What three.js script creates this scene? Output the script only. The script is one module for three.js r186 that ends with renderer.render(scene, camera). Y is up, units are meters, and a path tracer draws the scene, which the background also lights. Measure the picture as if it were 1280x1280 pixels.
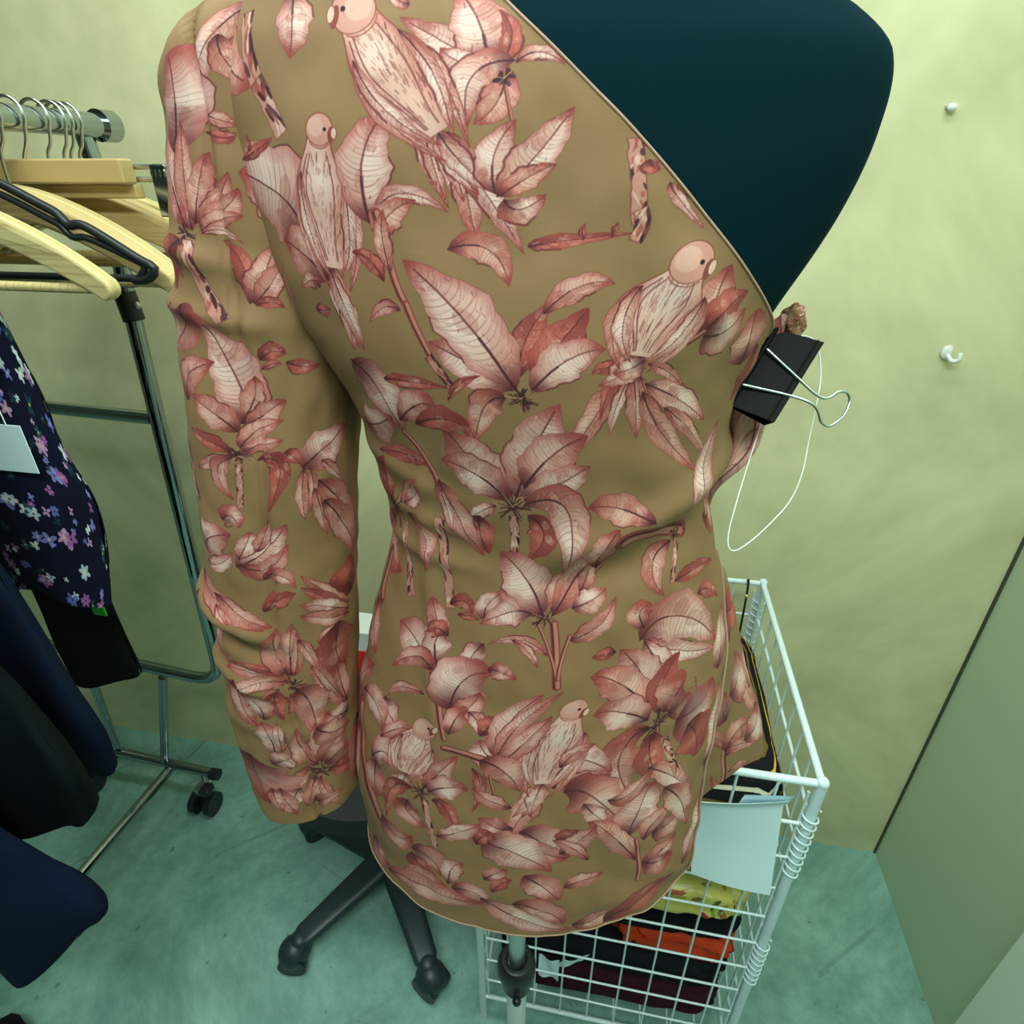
import * as THREE from 'three';
import { ImprovedNoise } from 'three/addons/math/ImprovedNoise.js';
import { RoundedBoxGeometry } from 'three/addons/geometries/RoundedBoxGeometry.js';
import { RectAreaLightUniformsLib } from 'three/addons/lights/RectAreaLightUniformsLib.js';
import { mergeGeometries as mergeIndexed } from 'three/addons/utils/BufferGeometryUtils.js';

// ---------- camera, light, exposure ----------
const R = Math.PI / 180, EYE = 1.5, YAW = 10.6 * R;
const scene = new THREE.Scene();
scene.background = new THREE.Color(0x000000);
const camera = new THREE.PerspectiveCamera(80.2, 1, 0.05, 30);
camera.position.set(0, EYE, 0);
camera.rotation.order = 'YXZ';
camera.rotation.set(-29 * R, YAW, 0);
scene.add(camera);
const renderer = new THREE.WebGLRenderer({ antialias: true });
renderer.toneMapping = THREE.LinearToneMapping;
renderer.toneMappingExposure = 1.0;
renderer.shadowMap.enabled = true;
RectAreaLightUniformsLib.init();
const LAMP_COLOUR = new THREE.Color().setRGB(0.85, 1.0, 0.93);
// ceiling light panels: centre x, z, size along x, size along z, strength
const LAMPS = [[-0.2, -0.5, 1.8, 0.2, 12.0], [0.0, 0.4, 1.2, 0.3, 19.0]];
const CEIL = 2.45;

// ---------- helpers ----------
const merged = (list) => mergeIndexed(list.some((g) => !g.index) ? list.map((g) => (g.index ? g.toNonIndexed() : g)) : list);
const V = (x, y, z) => new THREE.Vector3(x, y, z);
const PN = new ImprovedNoise();
const noise = (x, y, z) => PN.noise(x, y, z);
function rng(seed) { let s = seed >>> 0; return () => { s = (s + 0x6d2b79f5) | 0; let t = Math.imul(s ^ (s >>> 15), 1 | s); t = (t + Math.imul(t ^ (t >>> 7), 61 | t)) ^ t; return ((t ^ (t >>> 14)) >>> 0) / 4294967296; }; }
const clamp = (x, a, b) => Math.min(b, Math.max(a, x));
const lerp = (a, b, t) => a + (b - a) * t;
const sst = (a, b, x) => { const t = clamp((x - a) / (b - a), 0, 1); return t * t * (3 - 2 * t); };
const used = {};
function numbered(n) { if (!(n in used)) { used[n] = 0; return n; } used[n]++; return n + '_' + String(used[n]).padStart(3, '0'); }
function meta(o, label, category, group) { o.userData.label = label; o.userData.category = category; if (group) o.userData.group = group; return o; }
function thing(name, label, category, [x, y, z] = [0, 0, 0], turn = 0, group) {
  const o = new THREE.Group(); o.name = numbered(name); o.position.set(x, y, z); o.rotation.y = turn; scene.add(o);
  return meta(o, label, category, group);
}
function shade(m) { m.castShadow = true; m.receiveShadow = true; return m; }
// geometry is given in world coordinates and moved into its (unrotated) parent's frame
function part(name, geo, mat, parent, label) {
  const g = geo.clone(); const p = V(0, 0, 0); for (let o = parent; o && o !== scene; o = o.parent) p.add(o.position);
  g.translate(-p.x, -p.y, -p.z);
  return partLocal(name, g, mat, parent, label);
}
function partLocal(name, geo, mat, parent, label) {
  const m = shade(new THREE.Mesh(geo, mat)); m.name = name; parent.add(m); if (label) m.userData.label = label; return m;
}
function struct(name, geo, mat, parent) { const m = shade(new THREE.Mesh(geo, mat)); m.name = name; if (!parent) m.userData.kind = 'structure'; (parent || scene).add(m); return m; }
const box = (x0, x1, y0, y1, z0, z1) => { const g = new THREE.BoxGeometry(x1 - x0, y1 - y0, z1 - z0); g.translate((x0 + x1) / 2, (y0 + y1) / 2, (z0 + z1) / 2); return g; };
const rbox = (x0, x1, y0, y1, z0, z1, r = 0.004) => { const g = new RoundedBoxGeometry(x1 - x0, y1 - y0, z1 - z0, 3, r); g.translate((x0 + x1) / 2, (y0 + y1) / 2, (z0 + z1) / 2); return g; };
const P3 = (a) => (a.isVector3 ? a : V(a[0], a[1], a[2]));
function bar(a, b, r, seg = 10, r2 = r) { // straight rod with end caps
  a = P3(a); b = P3(b); const d = b.clone().sub(a), g = new THREE.CylinderGeometry(r2, r, d.length(), seg, 1);
  g.applyQuaternion(new THREE.Quaternion().setFromUnitVectors(V(0, 1, 0), d.clone().normalize())); g.translate((a.x + b.x) / 2, (a.y + b.y) / 2, (a.z + b.z) / 2); return g;
}
function tube(pts, r, n = 48, seg = 8, closed = false, tension = 0.5) {
  const c = new THREE.CatmullRomCurve3(pts.map(P3), closed, 'catmullrom', tension);
  return closed ? new THREE.TubeGeometry(c, n, r, seg, true) : merged([new THREE.TubeGeometry(c, n, r, seg, false), ball(c.getPoint(0), r * 0.99), ball(c.getPoint(1), r * 0.99)]);
}
function ball(p, r, sx = 1, sy = 1, sz = 1, n = 10) { const g = new THREE.SphereGeometry(r, n, Math.max(6, n * 0.7 | 0)); g.scale(sx, sy, sz); p = P3(p); g.translate(p.x, p.y, p.z); return g; }
function bent(pts, rad, r, seg = 10) { // pipe of straight runs with rounded corners
  const path = new THREE.CurvePath(), q = pts.map(P3); let prev = q[0];
  for (let i = 1; i < q.length - 1; i++) {
    const a = q[i].clone().add(q[i - 1].clone().sub(q[i]).setLength(rad)), b = q[i].clone().add(q[i + 1].clone().sub(q[i]).setLength(rad));
    path.add(new THREE.LineCurve3(prev, a)); path.add(new THREE.QuadraticBezierCurve3(a, q[i], b)); prev = b;
  }
  path.add(new THREE.LineCurve3(prev, q[q.length - 1]));
  const list = []; path.curves.forEach((c, i) => { const n = c.isLineCurve3 ? 2 : 8; for (let k = i ? 1 : 0; k <= n; k++) list.push(c.getPoint(k / n)); });
  const lin = new THREE.CatmullRomCurve3(list, false, 'catmullrom', 0); lin.arcLengthDivisions = 600;
  return merged([new THREE.TubeGeometry(lin, list.length * 4, r, seg, false), ball(q[0], r * 0.995), ball(q[q.length - 1], r * 0.995)]);
}
function grid(nu, nv, fn, uvf) { // fn(u, v) -> [x, y, z]
  const pos = [], uv = [], idx = [];
  for (let j = 0; j <= nv; j++) for (let i = 0; i <= nu; i++) { const u = i / nu, v = j / nv; pos.push(...fn(u, v)); uv.push(...(uvf ? uvf(u, v) : [u, v])); }
  for (let j = 0; j < nv; j++) for (let i = 0; i < nu; i++) { const a = j * (nu + 1) + i, b = a + 1, c = a + nu + 1, d = c + 1; idx.push(a, b, d, a, d, c); }
  const g = new THREE.BufferGeometry(); g.setAttribute('position', new THREE.Float32BufferAttribute(pos, 3)); g.setAttribute('uv', new THREE.Float32BufferAttribute(uv, 2)); g.setIndex(idx); g.computeVertexNormals(); return g;
}
function table(rows) { // smooth interpolation of rows [key, a, b, ...] with ascending keys
  const n = rows[0].length - 1;
  return (y) => {
    let i = 0; while (i < rows.length - 2 && y > rows[i + 1][0]) i++;
    const a = rows[Math.max(0, i - 1)], b = rows[i], c = rows[i + 1], d = rows[Math.min(rows.length - 1, i + 2)];
    const t = clamp((y - b[0]) / (c[0] - b[0]), 0, 1), h = c[0] - b[0], out = [];
    for (let k = 1; k <= n; k++) {
      const m0 = (c[k] - a[k]) / (c[0] - a[0]) * h, m1 = (d[k] - b[k]) / (d[0] - b[0]) * h, t2 = t * t, t3 = t2 * t;
      out.push((2 * t3 - 3 * t2 + 1) * b[k] + (t3 - 2 * t2 + t) * m0 + (-2 * t3 + 3 * t2) * c[k] + (t3 - t2) * m1);
    }
    return out;
  };
}
function canvasTexture(w, h, draw, srgb = true) { const c = document.createElement('canvas'); c.width = w; c.height = h; draw(c.getContext('2d'), w, h); const t = new THREE.CanvasTexture(c); if (srgb) t.colorSpace = THREE.SRGBColorSpace; t.wrapS = t.wrapT = THREE.RepeatWrapping; return t; }
function mottle(w, h, base, amp, scales, seed, srgb = true, post) { // layered tileable noise around a colour (sRGB 0-255)
  const data = new Uint8Array(w * h * 4);
  for (let y = 0; y < h; y++) for (let x = 0; x < w; x++) {
    let n = 0; for (const [f, a] of scales) { const cx = Math.cos(x / w * 2 * Math.PI) * f, sx = Math.sin(x / w * 2 * Math.PI) * f, cy = y / h * 2 * Math.PI; n += a * noise(cx + seed, sx + Math.cos(cy) * f, Math.sin(cy) * f + seed * 1.7); }
    const k = (y * w + x) * 4, e = post ? post(x / w, y / h) : 0; for (let i = 0; i < 3; i++) data[k + i] = clamp(base[i] + (n + e) * amp[i], 0, 255); data[k + 3] = 255;
  }
  const t = new THREE.DataTexture(data, w, h, THREE.RGBAFormat); t.magFilter = THREE.LinearFilter; t.wrapS = t.wrapT = THREE.RepeatWrapping; if (srgb) t.colorSpace = THREE.SRGBColorSpace; t.needsUpdate = true; return t;
}
const std = (o) => new THREE.MeshStandardMaterial({ side: THREE.DoubleSide, ...o });
const phys = (o) => new THREE.MeshPhysicalMaterial({ side: THREE.DoubleSide, ...o });
const lin = (r, g, b) => new THREE.Color().setRGB(r, g, b);
function uvMetres(g, scale = 1) { // box-mapped uv in metres
  const p = g.attributes.position, n = g.attributes.normal, uv = new Float32Array(p.count * 2);
  for (let i = 0; i < p.count; i++) { const ax = Math.abs(n.getX(i)), ay = Math.abs(n.getY(i)), az = Math.abs(n.getZ(i)); let u, v; if (ay >= ax && ay >= az) { u = p.getX(i); v = p.getZ(i); } else if (ax >= az) { u = p.getZ(i); v = p.getY(i); } else { u = p.getX(i); v = p.getY(i); } uv[2 * i] = u * scale; uv[2 * i + 1] = v * scale; }
  g.setAttribute('uv', new THREE.BufferAttribute(uv, 2)); return g;
}

// ---------- materials ----------
const wallTex = mottle(512, 512, [222, 217, 174], [16, 15, 15], [[1.2, 0.9], [3.5, 0.5], [9, 0.25]], 3);
const wallBump = mottle(512, 512, [128, 128, 128], [60, 60, 60], [[2, 0.6], [14, 0.5], [40, 0.5]], 8, false);
const M = {
  wall: std({ map: wallTex, roughness: 0.55, bumpMap: wallBump, bumpScale: 0.0008 }),
  panel: std({ color: lin(0.5, 0.62, 0.44), roughness: 0.5, bumpMap: wallBump, bumpScale: 0.0005 }),
  ceiling: std({ color: lin(0.5, 0.52, 0.49), roughness: 0.9 }),
  dim: std({ color: lin(0.28, 0.28, 0.22), roughness: 0.8 }),
  gap: std({ color: lin(0.06, 0.07, 0.04), roughness: 1 }),
  chrome: std({ color: lin(0.36, 0.41, 0.44), metalness: 1, roughness: 0.1 }),
  steel: std({ color: lin(0.6, 0.63, 0.62), metalness: 1, roughness: 0.28 }),
  blackPlastic: std({ color: lin(0.012, 0.016, 0.018), roughness: 0.38 }),
  blackMetal: phys({ color: lin(0.004, 0.005, 0.006), roughness: 0.5, specularIntensity: 0.2 }),
  chairPlastic: std({ color: lin(0.018, 0.035, 0.04), roughness: 0.42 }),
  whiteWire: phys({ color: lin(0.72, 0.87, 0.92), roughness: 0.35, clearcoat: 0.3 }),
  whitePlastic: std({ color: lin(0.8, 0.82, 0.78), roughness: 0.4 }),
  paper: std({ color: lin(0.74, 0.93, 1.0), roughness: 0.8 }),
  thread: std({ color: lin(0.85, 0.87, 0.82), roughness: 0.6 }),
};

// ---------- the room ----------
const BACK = -1.083, RIGHT = 0.733, LEFT = -3.2, FRONT = 4.2;
const floorTex = mottle(1024, 1024, [130, 174, 162], [24, 24, 24], [[1.5, 0.8], [4, 0.6], [11, 0.5], [30, 0.35]], 21, true);
{
  const r = rng(5), c = document.createElement('canvas'); c.width = c.height = 1024; const x = c.getContext('2d');
  const img = x.createImageData(1024, 1024); img.data.set(floorTex.image.data); x.putImageData(img, 0, 0);
  for (let i = 0; i < 110; i++) { x.fillStyle = `rgba(35,45,42,${0.12 + r() * 0.3})`; x.beginPath(); x.ellipse(r() * 1024, r() * 1024, 1 + r() * 4, 1 + r() * 2, r() * 3, 0, 7); x.fill(); }
  for (let i = 0; i < 30; i++) { x.strokeStyle = `rgba(40,55,50,${0.08 + r() * 0.14})`; x.lineWidth = 1 + r() * 5; x.beginPath(); const a = r() * 1024, b = r() * 1024; x.moveTo(a, b); x.quadraticCurveTo(a + r() * 120 - 60, b + r() * 120 - 60, a + r() * 200 - 100, b + r() * 200 - 100); x.stroke(); }
  const t = new THREE.CanvasTexture(c); t.colorSpace = THREE.SRGBColorSpace; t.wrapS = t.wrapT = THREE.RepeatWrapping; M.floor = std({ map: t, roughness: 0.5, bumpMap: wallBump, bumpScale: 0.0006 });
}
struct('floor', uvMetres(box(LEFT - 0.1, RIGHT + 0.4, -0.1, 0, BACK - 0.1, FRONT + 0.1), 0.7), M.floor);
struct('ceiling', box(LEFT - 0.1, RIGHT + 0.4, CEIL, CEIL + 0.1, BACK - 0.1, FRONT + 0.1), M.ceiling);
struct('wall_back', uvMetres(box(LEFT - 0.1, RIGHT + 0.4, 0, CEIL, BACK - 0.1, BACK), 0.9), M.wall);
struct('wall_left', uvMetres(box(LEFT - 0.1, LEFT, 0, CEIL, BACK, FRONT), 0.9), M.dim);
struct('wall_front', uvMetres(box(LEFT - 0.1, RIGHT + 0.4, 0, CEIL, FRONT, FRONT + 0.1), 0.9), M.dim);
struct('wall_right', uvMetres(box(RIGHT, RIGHT + 0.12, 0, CEIL, BACK + 0.004, FRONT), 0.9), M.panel);
struct('trim_1', box(RIGHT - 0.0045, RIGHT + 0.001, 0, CEIL, BACK, BACK + 0.0045), M.gap);
// pale board that closes the nearer part of the right wall
struct('trim_2', rbox(RIGHT - 0.05, RIGHT - 0.001, 0.001, 1.2, -0.645, 0.3, 0.003), std({ color: lin(0.72, 0.86, 0.72), roughness: 0.5 }));
LAMPS.forEach(([x, z, w, d, k], i) => {
  const t = thing('ceiling_light', i ? 'second ceiling light batten further into the room' : 'long ceiling light batten above the dress form', 'light', [x, CEIL, z]);
  part('housing', rbox(x - w / 2 - 0.02, x + w / 2 + 0.02, CEIL - 0.03, CEIL - 0.001, z - d / 2 - 0.02, z + d / 2 + 0.02, 0.004), M.whitePlastic, t);
  part('diffuser', box(x - w / 2, x + w / 2, CEIL - 0.034, CEIL - 0.0302, z - d / 2, z + d / 2), std({ color: 0xffffff, emissive: LAMP_COLOUR, emissiveIntensity: 2.5 }), t);
  const l = new THREE.RectAreaLight(LAMP_COLOUR, k, w, d); l.name = 'lamp'; l.position.set(0, -0.04, 0); l.rotation.x = -Math.PI / 2; l.castShadow = true; t.add(l);
});
// wall fixings
{
  const t = thing('wall_hook', 'small white plastic hook on the pale wall near the binder clip', 'hook', [0.502, 1.253, BACK]);
  part('plate', ball([0.502, 1.253, BACK + 0.003], 0.009, 1, 1.3, 0.5), M.whitePlastic, t);
  part('peg', tube([[0.502, 1.251, BACK + 0.003], [0.507, 1.243, BACK + 0.016], [0.513, 1.246, BACK + 0.022], [0.514, 1.254, BACK + 0.021]], 0.0035, 20, 8), M.whitePlastic, t);
  const n = thing('wall_nail', 'tiny painted-over nail head high on the wall, right of the black torso', 'nail', [0.401, 1.58, BACK]);
  part('head', ball([0.404, 1.58, BACK + 0.006], 0.006, 1.1, 0.9, 0.8), M.whitePlastic, n); part('shank', bar([0.398, 1.581, BACK - 0.002], [0.403, 1.58, BACK + 0.006], 0.0025), M.steel, n);
  const s = thing('wall_screw', 'small dark screw in the corner where the two walls meet', 'screw', [RIGHT - 0.012, 1.03, BACK]);
  part('head', ball([RIGHT - 0.012, 1.03, BACK + 0.002], 0.004, 1, 1, 0.6), M.blackMetal, s);
}

// ---------- dress form and dress: shared body sections ----------
// heights are relative to the eye level, x to the right, z towards the viewer, measured from the stand's pole
const AX = V(-0.41 * Math.sin(YAW), 0, -0.41 * Math.cos(YAW));
//                y      left    right   front  back   flare
const body = table([
  [-0.66, -0.150, 0.198, 0.112, 0.10, 0.270], [-0.60, -0.151, 0.197, 0.110, 0.10, 0.270], [-0.54, -0.151, 0.196, 0.108, 0.10, 0.266], [-0.48, -0.149, 0.194, 0.105, 0.10, 0.252],
  [-0.41, -0.141, 0.190, 0.098, 0.098, 0.224], [-0.34, -0.122, 0.182, 0.09, 0.09, 0.200], [-0.28, -0.103, 0.168, 0.083, 0.075, 0.176], [-0.225, -0.093, 0.152, 0.080, 0.06, 0.152],
  [-0.17, -0.098, 0.150, 0.088, 0.06, 0.150], [-0.12, -0.112, 0.152, 0.098, 0.065, 0.152], [-0.0755, -0.132, 0.165, 0.102, 0.07, 0.165], [-0.02, -0.150, 0.193, 0.098, 0.075, 0.193],
  [0.02, -0.156, 0.205, 0.092, 0.075, 0.205], [0.055, -0.150, 0.204, 0.082, 0.07, 0.204], [0.073, -0.142, 0.183, 0.072, 0.06, 0.183], [0.09, -0.128, 0.145, 0.064, 0.055, 0.145], [0.12, -0.088, 0.100, 0.055, 0.05, 0.1], [0.15, -0.055, 0.06, 0.05, 0.05, 0.06], [0.23, -0.05, 0.055, 0.048, 0.048, 0.055]]);
const kRidge = (y) => sst(-0.22, -0.46, y);
function ring(deg, y, off = 0) { // plain body section, deg 0 = front, 90 = right
  const [L, Rr, f, b] = body(y), cx = (L + Rr) / 2, h = (Rr - L) / 2 + off, a = deg * R, c = Math.cos(a);
  const q = Math.sign(c) * Math.pow(Math.abs(c), lerp(1, 0.74, sst(-0.16, -0.04, y)));
  return [cx + h * Math.sin(a), y, (c > 0 ? f + off : b + off) * q];
}
{
  const t = thing('dress_form', 'black armless dress form on a grey metal pole', 'mannequin', [AX.x, 0, AX.z], YAW);
  const vel = phys({ color: lin(0.0016, 0.0170, 0.026), roughness: 0.8, specularIntensity: 0.08, sheen: 0.3, sheenRoughness: 0.3, sheenColor: lin(0.05, 0.3, 0.42) });
  const g = grid(140, 220, (u, v) => { const y = lerp(-0.52, 0.23, v), e = v < 0.02 ? 0.2 : 1, p = ring(u * 360, y, -0.0055 - 0.006 * sst(-0.09, -0.13, y)); return [p[0] * e, p[1] + EYE, p[2] * e]; });
  partLocal('torso', g, vel, t);
  partLocal('neck_cap', ball([0.002, EYE + 0.228, 0], 0.046, 1, 0.35, 1, 24), M.chrome, t);
  partLocal('upper_pole', bar([0.006, 0.58, 0], [0.01, 1.0, 0], 0.0105, 20), M.steel, t);
  partLocal('lower_pole', bar([0.006, 0.02, 0], [0.006, 0.6, 0], 0.0135, 20), std({ color: lin(0.8, 0.84, 0.82), metalness: 0.35, roughness: 0.35 }), t);
  const c = partLocal('collar', (() => { const q = new THREE.LatheGeometry([[0.0138, -0.04], [0.019, -0.04], [0.021, -0.02], [0.025, -0.005], [0.0255, 0.01], [0.022, 0.022], [0.0165, 0.026], [0.0112, 0.02]].map((a) => new THREE.Vector2(...a)), 28); q.translate(0.006, 0.585, 0); return q; })(), M.blackPlastic, t);
  partLocal('clamp_screw', merged([bar([0.006, 0.57, 0.02], [0.006, 0.57, 0.03], 0.004), ball([0.006, 0.57, 0.031], 0.006)]), M.blackPlastic, c);
  partLocal('base_plate', (() => { const q = new THREE.LatheGeometry([[0, 0], [0.125, 0], [0.128, 0.006], [0.12, 0.014], [0.03, 0.02], [0.02, 0.03], [0, 0.03]].map((a) => new THREE.Vector2(...a)), 48); q.translate(0.006, 0, 0); return q; })(), M.blackPlastic, t);
}

// ---------- one-sleeved dress ----------
const neckline = table([[-0.16, 0.22], [-0.06, 0.125], [-0.003, 0.066], [0.0204, 0.046], [0.054, 0.018], [0.091, -0.016], [0.122, -0.0455], [0.149, -0.074], [0.16, -0.092], [0.20, -0.13]]);
const TOP = 0.128, LOW = -0.63;
const fold = (x, y, x0, y0, x1, y1, amp, w) => { const dx = x1 - x0, dy = y1 - y0, l = Math.hypot(dx, dy), s = ((x - x0) * dx + (y - y0) * dy) / l, d = ((x - x0) * -dy + (y - y0) * dx) / l; return amp * Math.exp(-((d / w) ** 2)) * sst(-0.03, 0.02, s) * sst(l + 0.03, l - 0.02, s); };
function frontPoint(s, y) {
  const phi = lerp(-104, 90 - 30 * kRidge(y), s), p = ring(phi, y), x = p[0];
  let d = 0.0036 * noise(x * 20, y * 15, 2) + 0.0016 * noise(x * 52, y * 36, 6);
  d += fold(x, y, 0.03, -0.215, 0.155, -0.165, 0.008, 0.014) - fold(x, y, 0.03, -0.245, 0.15, -0.20, 0.007, 0.016);   // crease running to the clip
  d += fold(x, y, -0.09, -0.19, -0.02, -0.205, 0.003, 0.007) + fold(x, y, -0.09, -0.225, -0.03, -0.23, 0.003, 0.007) + fold(x, y, -0.10, -0.155, -0.04, -0.175, 0.003, 0.008);
  d += fold(x, y, -0.055, -0.16, -0.06, -0.36, 0.003, 0.006) + 0.003 * sst(0.05, 0.09, x) * noise(x * 30 + y * 30, y * 9, 4);
  const a = phi * R; return [p[0] + d * Math.sin(a), y, p[2] + d * Math.cos(a)];
}
function backPoint(s, y) { // from the ridge at the viewer's right round the back to the left
  const k = kRidge(y), a = frontPoint(1, y), [L, , , b, F] = body(y), e = frontPoint(0, y);
  const phi = 90 - 30 * k, q = ring(lerp(phi, 256, s), y), q0 = ring(phi, y), q1 = ring(256, y), w0 = clamp(1 - s * 7, 0, 1), w1 = clamp(1 - (1 - s) * 7, 0, 1);
  for (const i of [0, 2]) q[i] += (a[i] - q0[i]) * w0 + (e[i] - q1[i]) * w1; // meets the front panel at both seams
  if (k < 0.001) return q;
  const ctl = [a, [a[0] + 0.006 * k + (1 - k) * 0.004, y, a[2] - lerp(0.02, 0.032, k)], [lerp(a[0], F, k > 0 ? 0.62 : 1), y, lerp(-0.012, -0.005, k)], [F, y, -0.028], [F - 0.03, y, -b * 0.75], [0.06, y, -b], [-0.04, y, -b * 0.98], [L * 0.82, y, -b * 0.7], e].map(P3);
  if (!backPoint.c) backPoint.c = {}; const key = y.toFixed(5); const cv = backPoint.c[key] || (backPoint.c[key] = new THREE.CatmullRomCurve3(ctl, false, 'centripetal'));
  const p = cv.getPoint(s), m = sst(0, 0.25, k); return [lerp(q[0], p.x, m), y, lerp(q[2], p.z, m)];
}
const hemFront = (s) => table([[0, -0.585], [0.12, -0.592], [0.35, -0.604], [0.6, -0.610], [0.85, -0.608], [1, -0.600]])(s)[0];
const hemBack = (s) => table([[0, -0.600], [0.06, -0.578], [0.16, -0.55], [0.28, -0.53], [0.6, -0.55], [0.9, -0.575], [1, -0.585]])(s)[0];
function topAt(fn, s) { let lo = -0.3, hi = TOP; const over = (y) => y - neckline(fn(s, y)[0])[0]; if (over(hi) < 0) return hi; for (let i = 0; i < 30; i++) { const m = (lo + hi) / 2; if (over(m) > 0) hi = m; else lo = m; } return lo; }
function panelGeo(fn, hem, nu, nv) {
  const tops = []; for (let i = 0; i <= nu; i++) tops.push(topAt(fn, i / nu));
  return grid(nu, nv, (u, v) => { const y = lerp(hem(u), tops[Math.round(u * nu)], v), p = fn(u, y); return [p[0], p[1], p[2]]; });
}
function withFabricUV(g, fn) { const p = g.attributes.position, uv = g.attributes.uv; for (let i = 0; i < p.count; i++) uv.setY(i, (p.getY(i) - LOW) / (TOP - LOW)); return g; }
// sleeve:             y       left    right   zc      radius z
const slv = table([[-0.56, -0.247, -0.152, 0.012, 0.045], [-0.52, -0.250, -0.152, 0.012, 0.046], [-0.487, -0.252, -0.148, 0.010, 0.048], [-0.42, -0.250, -0.141, 0.008, 0.050], [-0.355, -0.246, -0.134, 0.006, 0.052], [-0.271, -0.239, -0.124, 0.004, 0.055],
  [-0.2, -0.230, -0.116, 0.002, 0.057], [-0.109, -0.216, -0.106, 0.0, 0.056], [-0.05, -0.206, -0.1, 0.0, 0.052], [0.0, -0.198, -0.095, 0.0, 0.049], [0.027, -0.193, -0.095, 0.0, 0.047], [0.05, -0.187, -0.095, 0, 0.044], [0.068, -0.172, -0.092, 0, 0.040], [0.081, -0.150, -0.09, 0, 0.033], [0.093, -0.126, -0.088, 0, 0.025], [0.1, -0.110, -0.09, 0, 0.012]]);
const SLV0 = -0.516, SLV1 = 0.1;
function sleevePoint(u, y) { // u: 0.5 faces the viewer
  const [l, r, zc, rz] = slv(y), a = (u - 0.5) * 2 * Math.PI, cx = (l + r) / 2, h = (r - l) / 2, sn = Math.sin(a), c = Math.cos(a), q = (k) => Math.sign(k) * Math.pow(Math.abs(k), 0.9);
  const x = cx + h * q(sn); let d = 0.0036 * noise(x * 26, y * 20, c * 2) + 0.0015 * noise(x * 60, y * 44, c * 4);
  if (c > 0) {
    d += fold(x, y, -0.25, -0.27, -0.19, -0.30, 0.008, 0.008) + fold(x, y, -0.255, -0.30, -0.18, -0.325, -0.006, 0.009) + fold(x, y, -0.26, -0.34, -0.19, -0.36, 0.006, 0.008) + fold(x, y, -0.25, -0.40, -0.18, -0.41, 0.003, 0.01) + fold(x, y, -0.215, -0.065, -0.15, -0.075, 0.005, 0.006) + fold(x, y, -0.22, -0.03, -0.15, -0.045, 0.005, 0.007);
    const seam = lerp(-0.157, -0.178, sst(-0.1, -0.35, y)); d -= 0.005 * Math.exp(-(((x - seam) / 0.002) ** 2)) + 0.0015 * sst(seam - 0.02, seam, x) * sst(seam + 0.03, seam, x) * sst(-0.01, -0.04, y) * sst(-0.5, -0.4, y);
  }
  return [x + d * sn, y, zc + rz * c + d * c];
}
const sleeveGeo = () => grid(150, 170, (u, v) => sleevePoint(u, lerp(SLV0 + 0.008 * Math.sin(u * 9), SLV1, v)), (u, v) => [u, v]);
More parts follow.
